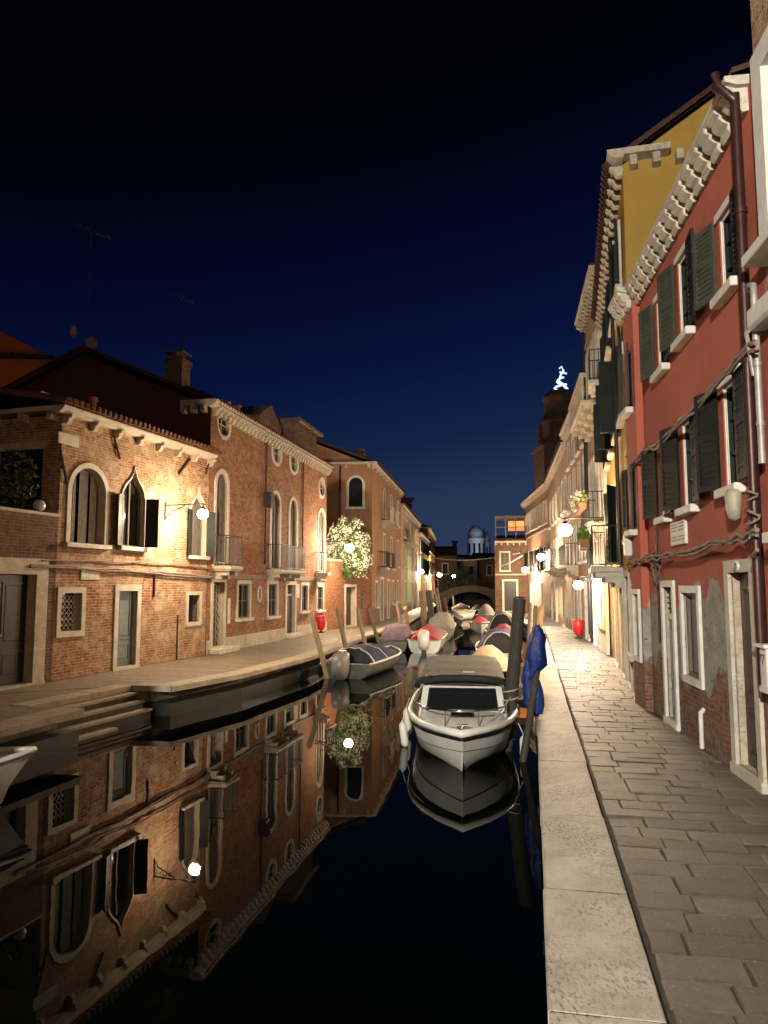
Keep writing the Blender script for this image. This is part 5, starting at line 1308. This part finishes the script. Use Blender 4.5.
# blue tarpaulin wrapped on the thin post
tp = at(537.5, 627, 12.1); tt = thing('blue_tarpaulin', 'crumpled bright blue tarpaulin hanging on the thin leaning post', 'tarpaulin', (tp.x, tp.y, tp.z-1.5))
rnd = random.Random(6); q = MB(); secs = []
prof = [(626, 537, 2), (631, 537.5, 5.5), (638, 537, 8), (648, 536, 9.5), (657, 536.5, 11), (664, 537.5, 10), (670, 534.5, 5.5), (676, 533, 3.5)]
for i, (py, px, wpx) in enumerate(prof):
    c = at(px, py, 12.1); wv = wpx*.86/740*12.1; sec = []
    for k in range(20):
        a = 2*math.pi*k/20; rr = wv*(1+.16*math.sin(a*5+i*.4)+.08*math.sin(a*9+i))
        sec.append((c.x-tp.x+rr*math.cos(a), c.y-tp.y+rr*.75*math.sin(a), c.z-tp.z+1.5+.03*math.sin(a*4+i)))
    secs.append(sec)
q.loft(secs, closed=True, caps=True)
secs = []
for i, (py, px, wpx) in enumerate([(655, 529.5, 3.), (672, 529, 5.5), (690, 529, 6), (703, 531, 7), (711, 535, 5.5), (716, 536.5, 3)]):
    c = at(px, py, 12.35); wv = wpx/740*12.1; secs.append([(c.x-tp.x+wv*math.cos(2*math.pi*k/14)*(1+.2*math.sin(k*1.9+i)), c.y-tp.y+wv*.5*math.sin(2*math.pi*k/14), c.z-tp.z+1.5) for k in range(14)])
q.loft(secs, closed=True, caps=True)
secs = []
for i, (py, px, wpx) in enumerate([(680, 537, 3.), (692, 537.5, 5), (704, 538, 5.5), (714, 538.5, 4)]):
    c = at(px, py, 12.1); wv = wpx/740*12.1; secs.append([(c.x-tp.x+wv*math.cos(2*math.pi*k/14)*(1+.2*math.sin(k*1.9+i)), c.y-tp.y+wv*.5*math.sin(2*math.pi*k/14), c.z-tp.z+1.5) for k in range(14)])
q.loft(secs, closed=True, caps=True)
q.build('sheet', M['blue'], tt)
def bin_(label, px, py, h=.95):
    x, y = gnd(px, py); t = thing('litter_bin', label, 'bin', (x, y, 0)); q = MB()
    q.lathe([(.17, 0), (.17, .03), (.04, .05), (.04, .15)], (0, 0, 0), 14); q.build('stand', M['blackpaint'], t)
    q = MB(); q.lathe([(.09, .1), (.15, .16), (.21, .4), (.225, .66), (.21, .68), (.2, .66), (.19, .4)], (0, 0, 0), 18); q.build('bucket', M['bin'], t)
    q = MB(); q.lathe([(.232, .66), (.232, .71), (.2, .74), (.18, .7)], (0, 0, 0), 18); q.build('rim', M['bin'], t); return t
bin_('red litter bin standing by the orange brick wall near the left jasmine', 321, 632.5)
bin_('red litter bin on the right quay in front of the rose house', 578.5, 638)

# square stone frame let into the right quay
q = MB(); fc0 = Vector((REx(19.2)+.15, 19.2)); dq = Vector((.2, .98)).normalized(); nq = Vector((dq.y, -dq.x))
for (a, b, c, d_) in ((0, 0, 1.15, .22), (0, 1.15, 1.15, .22), (.93, .221, .22, .928)):
    p0 = fc0+nq*a+dq*b; q.slab([tuple(p0), tuple(p0+nq*c), tuple(p0+nq*c+dq*d_), tuple(p0+dq*d_)], -.1, .006)
struct(q.build('kerb', M['kerb']))
q = MB(); p0 = fc0+dq*.221+nq*.0; q.slab([tuple(p0), tuple(p0+nq*.928), tuple(p0+nq*.928+dq*.928), tuple(p0+dq*.928)], -.1, .004); struct(q.build('pavement', M['paveL']))

# ================================================================== BOATS
def hull_secs(L, B, fb, n=16, rake=.35, draft=.22, transom=.88, sheer=.35, chine=.8, fine=2.3):
    out = []
    for i in range(n+1):
        t = i/n; hb = B/2*(transom+(1-transom)*math.sin(min(1, t/.5)*math.pi/2)) if t < .5 else B/2*(1-((t-.5)/.5)**fine)
        hb = max(hb, .012); x = -L/2+L*t; zg = fb*(1+sheer*t*t); k = max(0, (t-.55)/.45); xr = rake*k**2
        zk = -draft+(draft+.02)*k**3; zc = .06+.16*k*k; cb = hb*(chine-.22*k)
        right = [(x-xr, 0, zk), (x-xr*.8, cb, zc), (x-xr*.45, hb*(.93-.08*k), zc+(zg-zc)*.45), (x, hb, zg)]
        out.append([(p[0], -p[1], p[2]) for p in right[::-1]]+right[1:])
    return out
def gunwale(secs, inset=0., dz=0.):
    lft = [Vector(s_[0]) for s_ in secs]; rgt = [Vector(s_[-1]) for s_ in secs]
    f = lambda p: Vector((p.x-(inset*.8 if p is lft[-1] or p is rgt[-1] else 0), p.y-(math.copysign(min(inset, abs(p.y)), p.y)), p.z+dz))
    return [f(p) for p in lft], [f(p) for p in rgt]
def boat(label, stern, bow, B, fb, hullmat, cover=None, ch=.6, motor=None, group=None, shape_='arch', rail='gelgrey', rake=.35, cov=(0., .96), name='motor_boat', sheer=.3, foredeck=None, fine=2.3, chine=.8):
    group = group or 'boats moored in the canal'
    s_, b_ = Vector(stern), Vector(bow); c = (s_+b_)/2; d = b_-s_; L = d.length; rz = math.atan2(d.y, d.x)
    t = thing(name, label, 'boat', (c.x, c.y, WZ), rz, group); secs = hull_secs(L, B, fb, rake=rake, sheer=sheer, fine=fine, chine=chine)
    q = MB(); hn = len(secs[0])//2; q.loft([s2[:hn+1] for s2 in secs]); q.loft([s2[hn:] for s2 in secs]); q.add(secs[0], [list(range(len(secs[0])))])
    q.add(secs[-1], [list(range(len(secs[-1])))]); q.build('hull', M[hullmat], t)
    l, r = gunwale(secs, .03, -.07); q = MB(); q.loft([[a, (a+b)/2+Vector((0, 0, .03)), b] for a, b in zip(l, r)]); q.build('deck', M['gelgrey'], t)
    l, r = gunwale(secs, 0, .01); q = MB(); q.tube(l+r[::-1], .038, 6); q.build('gunwale', M[rail], t)
    if cover:
        l, r = gunwale(secs, -.035, -.06); n = len(l); q = MB(); rows = []; rnd = random.Random(len(label))
        i0, i1 = int(cov[0]*(n-1)), int(cov[1]*(n-1))
        for i in range(i0, i1+1):
            u = (i-i0)/max(1, i1-i0); a, b = l[i], r[i]; hgt = ch*(math.sin(math.pi*min(1, .16+u*.9))**.7 if shape_ == 'arch' else (1 if .08 < u < .92 else .55)) ; row = []
            if shape_ == 'hood': hgt = ch*(.92+.08*math.sin(u*9) if u < .42 else .95*(1-((u-.42)/.58)**1.3*.8))
            hgt *= (1., .9, .9)[(i-i0) % 3]*(1+.04*math.sin(i*2.1))
            for k in range(15):
                v_ = k/14; p_ = a.lerp(b, v_); e = (1-abs(2*v_-1)**(1.75 if shape_ == 'arch' else 2.6 if shape_ == 'hood' else 6)); lift = hgt*e+(.014*math.sin(k*2.3+i*1.3)+rnd.uniform(-.012, .012) if 0 < k < 14 else 0)
                row.append((p_.x, p_.y, p_.z+lift))
            rows.append(row)
        q.loft(rows)
        q.add(rows[-1], [list(range(15))])
        if shape_ != 'hood': q.add(rows[0], [list(range(15))])
        cv_ = q.build('cover', M[cover], t)
        if shape_ == 'hood':
            q = MB(); q.add([(p_[0]+.05, p_[1]*.97, p_[2]-.02) for p_ in rows[0]], [list(range(15))]); q.build('dark_hood_mouth', M['blackcloth'], cv_)  # black sheet across the hood mouth stands for the shade inside
            q = MB(); q.tube(rows[0], .02, 6); q.tube(rows[len(rows)//3], .018, 6); q.build('hoop', M['gelgrey'], cv_)
    if motor:
        q = MB(); x0 = -L/2; secs2 = []
        for (dx, zz, wx, wy) in ((-.36, fb-.40, .13, .12), (-.4, fb-.3, .25, .2), (-.44, fb-.14, .32, .23), (-.43, fb+.16, .33, .24), (-.36, fb+.34, .26, .21), (-.27, fb+.42, .1, .1)):
            secs2.append([(x0+dx+wx*math.copysign(abs(math.cos(a))**.7, math.cos(a)), wy*math.copysign(abs(math.sin(a))**.7, math.sin(a)), zz) for a in [2*math.pi*k/16 for k in range(16)]])
        q.loft(secs2, closed=True, caps=True); mo = q.build('outboard_motor', M[motor], t)
        q = MB(); q.cbox((x0-.48, -.09, -.2), (x0-.24, .09, fb-.05), .03); q.box((x0-.22, -.14, fb-.2), (x0-.01, .14, fb+.03)); q.tube([(x0-.25, 0, fb+.15), (x0+.35, .1, fb+.3)], .02, 6); q.cbox((x0-.52, -.03, -.12), (x0-.2, .03, -.06), .01); q.build('motor_leg', M['engineblk'], mo)
    return t, secs, L

# ---- white cabin cruiser in the foreground
t, secs, L = boat('white cabin cruiser with a grey green canopy, moored bow towards us beside the tarred post', (1.83, 17.4), (1.10, 10.75), 1.84, .57, 'gel', rake=.42, name='cabin_cruiser', rail='gel', sheer=.1, fine=3.7, chine=.9)
for ch in list(t.children):
    if ch.name.startswith('deck'): ch.data.materials[0] = M['gel']
def band(secs, f0, f1, out, i0=0):
    """strip on the hull side between fractions of chine->gunwale height"""
    q = MB(); ends = []
    for sgn in (0, 1):
        rows = []
        for s_ in secs[i0:]:
            p = [Vector(v_) for v_ in (s_ if sgn else s_[::-1])]; g_, m_, c_ = p[-1], p[-2], p[-3]
            def pos(f):
                b_ = m_.lerp(g_, (f-.45)/.55) if f > .45 else c_.lerp(m_, f/.45)
                return b_+Vector((out if s_ is secs[-1] else 0, math.copysign(out, p[-1].y), 0))
            rows.append([pos(f0), pos((f0+f1)/2)+Vector((0, math.copysign(out*.8, g_.y), 0)), pos(f1)])
        q.loft(rows, smooth=False); ends.append(rows[-1])
    q.loft(ends, smooth=False)
    return q
band(secs, .76, .90, .022).build('rub_strake', M['rubber'], t)
band(secs, .30, .325, .006).build('boot_line', M['rubber'], t)
q = MB()  # deck edge roll
l, r = gunwale(secs, -.01, .015); q.tube(l+r[::-1], .055, 8); q.build('toe_rail', M['gel'], t)
# cabin
def crown(x, hw, z, c=.06, n=9): return [(x, -hw+2*hw*k/(n-1), z+c*(1-(2*k/(n-1)-1)**2)) for k in range(n)]
q = MB(); q.loft([crown(2.55, .08, .50, .01), crown(2.3, .46, .55, .04), crown(1.7, .68, .60, .05), crown(1.42, .76, .62, .05)])
for sg in (-1, 1): q.loft([[(2.55, sg*.08, .45), (2.55, sg*.08, .50)], [(2.3, sg*.52, .45), (2.3, sg*.46, .55)], [(1.7, sg*.76, .45), (1.7, sg*.68, .60)], [(1.42, sg*.84, .45), (1.42, sg*.76, .62)]])
q.build('coach_roof', M['gel'], t)
q = MB(); q.cbox((1.62, -.2, .655), (2.02, .2, .685), .01); q.build('hatch', M['glass'], t)
# windscreen frame, glass, side windows
ws0, ws1 = 1.42, .98
q = MB()
fo = [(ws0, -.80, .60), (ws0, .80, .60), (ws1, .74, 1.0), (ws1, -.74, 1.0)]
q.add(fo, [(0, 1, 2, 3)])
for sg in (-1, 1): q.add([(ws0, sg*.80, .44), (ws0, sg*.80, .60), (ws1, sg*.74, 1.0), (-.6, sg*.74, 1.0), (-.6, sg*.86, .44)], [(0, 1, 2, 3, 4)])
q.add([(ws0, -.8, .44), (ws0, .8, .44), (ws0, .8, .6), (ws0, -.8, .6)], [(0, 1, 2, 3)])
q.add(crown(ws1, .74, 1.0, .03)+crown(-.6, .74, 1.0, .03), [(i, i+1, i+10, i+9) for i in range(8)])
q.build('cabin', M['gel'], t)
q = MB(); lerp3 = lambda a, b, k: tuple(a[i]+(b[i]-a[i])*k for i in range(3))
def wpane(u0, u1, v0, v1, o=.012):
    P = lambda u, v_: Vector(lerp3(lerp3(fo[0], fo[1], u), lerp3(fo[3], fo[2], u), v_))+Vector((o, 0, o))
    return [P(u0, v0), P(u1, v0), P(u1, v1), P(u0, v1)]
q.add(wpane(.1, .9, .14, .86), [(0, 1, 2, 3)])
for sg in (-1, 1): q.add([(ws0-.2, sg*.80, .66), (ws1+.0, sg*.755, .92), (-.4, sg*.765, .92), (-.4, sg*.825, .66)], [(0, 1, 2, 3)])
q.build('windscreen', M['glass'], t)
q = MB()
o1 = wpane(.08, .92, .1, .9, .016); i1 = wpane(.105, .895, .15, .85, .016); q.add(o1+i1, [(0, 1, 5, 4), (1, 2, 6, 5), (2, 3, 7, 6), (3, 0, 4, 7)]); q.build('windscreen_seal', M['rubber'], t)
# canopy
q = MB(); rows = []
for i in range(13):
    u = i/12; x = 1.02-3.75*u; hw = .80+.04*math.sin(u*3); row = []
    for k in range(13):
        v_ = -1+2*k/12; z = 1.15+.04*(1-abs(v_)**6)-.02*abs(math.sin(u*math.pi*3))+.006*math.sin(k*2+i*1.7)
        row.append((x, hw*v_, z))
    rows.append([(x, -hw-.02, .86 if i > 4 else 1.02)]+row+[(x, hw+.02, .86 if i > 4 else 1.02)])
q.loft(rows); q.add(rows[-1]+[(rows[-1][0][0], hw, .45), (rows[-1][0][0], -hw, .45)], [list(range(17))]); q.build('canopy', M['canopy'], t)
q = MB(); q.tube([(.92, -.86, .99), (1.04, -.8, 1.09), (1.08, -.4, 1.14), (1.09, 0, 1.15), (1.08, .4, 1.14), (1.04, .8, 1.09), (.92, .86, .99)], .062, 10); q.build('canopy_roll', M['blackcloth'], t)
q = MB(); q.box((.62, .02, 1.21), (.80, .24, 1.216)); q.build('canopy_patch', M['white'], t)
# pulpit rail
q = MB(); pth = [(1.15, -.92, .62), (1.25, -.90, .76), (1.9, -.72, .80), (2.22, -.50, .80), (2.38, -.2, .80), (2.40, 0, .80)]; pth = pth+[(p[0], -p[1], p[2]) for p in pth[-2::-1]]
q.tube(pth, .014, 8)
for (x, y) in ((2.36, -.28), (2.36, .28), (1.75, -.78), (1.75, .78)): q.tube([(x, y, .8), (x+.02, y*1.02, .48)], .012, 6)
q.build('pulpit_rail', M['chrome'], t)
q = MB(); q.cbox((2.75, -.05, .54), (2.87, .05, .58), .01); q.tube([(2.78, -.05, .58), (2.78, -.05, .68)], .015, 6); q.tube([(2.78, .05, .58), (2.78, .05, .68)], .015, 6); q.tube([(2.78, -.09, .66), (2.78, .09, .66)], .018, 6); q.sphere((2.84, 0, .63), .035, 8, 6); q.build('bow_fitting', M['chrome'], t)
for ch in t.children:
    if ch.name.split('.')[0] in ('coach_roof', 'hatch', 'cabin', 'windscreen', 'windscreen_seal', 'canopy', 'canopy_roll', 'pulpit_rail', 'canopy_patch'): ch.scale.y = .91
def fender(x, y, z, tilt=0.):
    y *= .91
    q = MB(); q.lathe([(.02, -.2), (.05, -.19), (.066, -.14), (.066, .14), (.05, .19), (.02, .2), (.015, .23)], (0, 0, 0), 14); o = q.build('fender', M['gel'], t); o.location = (x, y, z); o.rotation_euler = (tilt, 0, 0)
    q = MB(); q.tube([(0, 0, .22), (-.02, -math.copysign(.08, y), .40)], .007, 5); q.build('fender_line', M['white'], o)
sgn_q = 1   # starboard / port are both fitted
fender(1.75, 1.08, .12); fender(1.2, -1.1, .2, .12); fender(.2, -1.12, .26, .1); fender(-1.6, 1.1, .2)
rp_ = thing('mooring_rope', 'pale rope from the cabin cruiser bow to the big tarred post', 'rope', (1.2, 11.2, 0)); q = MB(); a_, b_ = Vector((1.14, 11.2, -.02)), Vector((2.12, 12.62, .25))
q.tube([a_.lerp(b_, i/10)-Vector((0, 0, .16*math.sin(math.pi*i/10)))-rp_.location for i in range(11)], .011, 6); q.build('strand', M['trim'], rp_)
rp_ = thing('mooring_rope', 'pale rope tied round the big tarred post near its foot', 'rope', (2.13, 12.75, .2)); q = MB()
q.tube([(.13*math.cos(a*.7), .13*math.sin(a*.7), .016*a-.1) for a in range(20)], .012, 6); q.build('strand', M['trim'], rp_)
# ---- other boats, left bank
boat('open dinghy under a navy blue cover with a grey outboard, moored at the left quay', (-1.15, 22.3), (.25, 27.2), 1.75, .42, 'hullgreen', 'navy', .55, 'engine', cov=(.14, .84), rail='gelgrey', shape_='hood')
t2, s2, L2_ = boat('small boat with a faded purple cover between the navy and the red covered boats', (.38, 31.0), (.95, 36.), 1.35, .5, 'hullgreen', 'purple', .62, None, rail='postlight' if 'postlight' in M else 'gelgrey', shape_='box', cov=(0.02, .5))
boat('white boat with a red cover and a white outboard on the left side', (1.65, 30.6), (2.35, 35.8), 1.55, .55, 'gel', 'redcloth', .5, 'gel', cov=(.02, .97))
boat('boat wholly wrapped in a boxy grey tarpaulin beside the thick dark post', (2.75, 37.5), (3.5, 43.5), 1.5, .6, 'greycloth', 'greycloth', .62, None, shape_='box')
boat('dark boat with a black and white cover beyond the grey tarpaulin boat', (4.4, 49.5), (5.1, 54.5), 1.6, .5, 'rubber', 'blackcloth', .6, 'engineblk')
boat('white open boat moored across the canal near the bridge', (5.3, 60.), (7.6, 62.5), 1.6, .55, 'gel', 'beigecloth', .35, None)
boat('pale boat nearest the bridge arch', (7.1, 70.), (8., 76.), 1.7, .6, 'gel', 'greycloth', .5, None)
# right bank
boat('red hulled boat under a cream cover just behind the cabin cruiser', (3.15, 23.2), (2.72, 18.4), 1.45, .48, 'hullred', 'beigecloth', .62, None)
boat('boat under a large violet blue cover on the right side of the canal', (3.85, 25.0), (4.6, 30.6), 1.6, .5, 'gelgrey', 'navy2', .82, None, shape_='hood')
boat('low boat with a red cover between the violet and the black covered boats', (5.6, 35.), (5.0, 31.2), 1.5, .5, 'gel', 'redcloth', .6, None)
boat('boat under a tall rounded black cover on the right side', (5.6, 35.6), (6.4, 40.5), 1.6, .55, 'gelgrey', 'blackcloth', 1.0, None, shape_='hood')
boat('small white boat with a red cover further along the right side', (6.0, 47.), (5.55, 42.6), 1.3, .5, 'gel', 'redcloth', .45, None)
boat('boat with a peaked grey cover on the right side near the end house', (7.9, 57.5), (7.1, 52.), 1.6, .55, 'gelgrey', 'greycloth', .9, None)
boat('dark boat moored by the end house on the right side', (8.6, 68.), (7.9, 62.8), 1.6, .55, 'rubber', 'blackcloth', .6, None)
# bow at the left edge
boat('weathered white boat whose bow pokes in at the left edge below the jetty', (-7.5, 7.95), (-4.5, 9.8), 1.5, .5, 'gelgrey', None, 0, None, rail='gelgrey', sheer=.25)

# wires across the canal
w_ = thing('overhead_wire', 'thin pale wire sagging across the canal between the far houses', 'wire', at(440, 556, 80)); a, b = at(420, 556, 72), at(520, 553, 61.4); q = MB()
q.tube([a.lerp(b, i/12)-Vector((0, 0, .5*math.sin(math.pi*i/12)))-w_.location for i in range(13)], .03, 5); q.build('strand', M['white'], w_)
w_ = thing('overhead_wire', 'short wire slanting down to the brick end house', 'wire', at(500, 566, 61)); a, b = at(499, 567, 61.3), at(522, 556, 58); q = MB()
q.tube([a-w_.location, (a+b)/2-w_.location-Vector((0, 0, .1)), b-w_.location], .03, 5); q.build('strand', M['white'], w_)

# unseen added house behind the viewer (blocks the white lamp from the left row)
ht, hf = row_house('plastered_house', 'tall tan house added out of view beside the viewer to shade the left row', (-5.9, -16.), (-4.62, 4.0), 13.5, 'tan', corn=False, depth=9, wins=[((16, 3, 17, 5), 'rect', dict(local=True))])
q = MB(); q.box((0.02, .02, -2.4), (hf.L-.03, 8.9, -.021)); q.build('footing', M['algae'], ht)

# ================================================================== LIGHT, SKY, CAMERA
def light(name, loc, P, col, r=.15, typ='POINT'):
    l = bpy.data.lights.new(name, typ); l.energy = P; l.color = col; l.shadow_soft_size = r; o = bpy.data.objects.new(name, l); COL.objects.link(o); o.location = loc; return o
light('white_street_light', FLOOD+Vector((.0, -.0, -.36)), 22000, (1., .95, .80), .2)
sp_ = at(565, 530, 20.6); sl_ = light('street_lamp_downlight', sp_-Vector((0, 0, .19)), 800, (1., .64, .36), .04, 'SPOT'); sl_.data.spot_size = R(121.5); sl_.data.spot_blend = .02
light('church_floodlight', (25., 190., 12.), 1300, (.75, .87, 1.), .3)
light('alley_light', (-16.5, 27., 9.6), 26, (1., .6, .3), .2)
sun = bpy.data.lights.new('roof_fill', 'SUN'); sun.energy = .012; sun.angle = R(.5); sun.color = (.75, .85, 1.); so_ = bpy.data.objects.new('roof_fill', sun); COL.objects.link(so_); so_.rotation_euler = (R(48), 0, R(-40))  # added faint overhead fill so that the dark roofs stay visible
wd = bpy.data.worlds.new('World'); S.world = wd; wd.use_nodes = True; nt = wd.node_tree; nd = nt.nodes; bg = nd['Background']
def N(t_): return nd.new(t_)
tc_ = N('ShaderNodeTexCoord'); sp = N('ShaderNodeSeparateXYZ'); nt.links.new(tc_.outputs['Generated'], sp.inputs[0])
ad = N('ShaderNodeMath'); ad.operation = 'MULTIPLY_ADD'; nt.links.new(sp.outputs[0], ad.inputs[0]); ad.inputs[1].default_value = -.17; nt.links.new(sp.outputs[2], ad.inputs[2])
rp = N('ShaderNodeValToRGB'); nt.links.new(ad.outputs[0], rp.inputs[0]); e = rp.color_ramp.elements
stops = [(0., (.026, .045, .095)), (.10, (.018, .034, .082)), (.18, (.0065, .0165, .056)), (.28, (.0022, .0068, .039)), (.42, (.0009, .0020, .017)), (.52, (.0006, .0008, .0040)), (.64, (.0004, .0005, .0012))]
e[0].position = stops[0][0]; e[0].color = (*stops[0][1], 1); e[1].position = stops[-1][0]; e[1].color = (*stops[-1][1], 1)
for p_, c in stops[1:-1]: k = e.new(p_); k.color = (*c, 1)
sky = N('ShaderNodeTexSky'); sky.sky_type = 'NISHITA'; sky.sun_disc = False; sky.sun_elevation = R(-6); sky.sun_rotation = R(40)
sk = N('ShaderNodeMix'); sk.data_type = 'RGBA'; sk.blend_type = 'ADD'; sk.inputs[0].default_value = .02; nt.links.new(rp.outputs[0], sk.inputs[6]); nt.links.new(sky.outputs[0], sk.inputs[7])
vo = N('ShaderNodeTexVoronoi'); vo.inputs['Scale'].default_value = 26; nt.links.new(tc_.outputs['Generated'], vo.inputs['Vector'])
lt = N('ShaderNodeMath'); lt.operation = 'LESS_THAN'; nt.links.new(vo.outputs['Distance'], lt.inputs[0]); lt.inputs[1].default_value = .034
sx_ = N('ShaderNodeSeparateColor'); nt.links.new(vo.outputs['Color'], sx_.inputs[0]); gt = N('ShaderNodeMath'); gt.operation = 'GREATER_THAN'; nt.links.new(sx_.outputs[0], gt.inputs[0]); gt.inputs[1].default_value = .90
mu = N('ShaderNodeMath'); mu.operation = 'MULTIPLY'; nt.links.new(lt.outputs[0], mu.inputs[0]); nt.links.new(gt.outputs[0], mu.inputs[1])
st2_ = N('ShaderNodeMix'); st2_.data_type = 'RGBA'; st2_.blend_type = 'ADD'; nt.links.new(mu.outputs[0], st2_.inputs[0]); nt.links.new(sk.outputs[2], st2_.inputs[6]); st2_.inputs[7].default_value = (.10, .13, .18, 1)
nt.links.new(st2_.outputs[2], bg.inputs[0]); bg.inputs[1].default_value = 1.

cam = bpy.data.cameras.new('camera'); co = bpy.data.objects.new('camera', cam); COL.objects.link(co); S.camera = co
co.location = (0, 0, HC); co.rotation_euler = (R(90)+PIT, 0, 0); cam.sensor_fit = 'VERTICAL'; cam.sensor_height = 36.; cam.lens = 36.*F/1024.; cam.clip_end = 1500; cam.clip_start = .05
S.view_settings.view_transform = 'Standard'; S.view_settings.look = 'None'; S.view_settings.gamma = 1.; S.view_settings.exposure = 0.
S.cycles.use_denoising = True; S.cycles.max_bounces = 6; S.cycles.diffuse_bounces = 3; S.cycles.glossy_bounces = 4; S.cycles.sample_clamp_indirect = 4.; S.cycles.use_light_tree = True; S.cycles.caustics_reflective = False; S.cycles.caustics_refractive = False
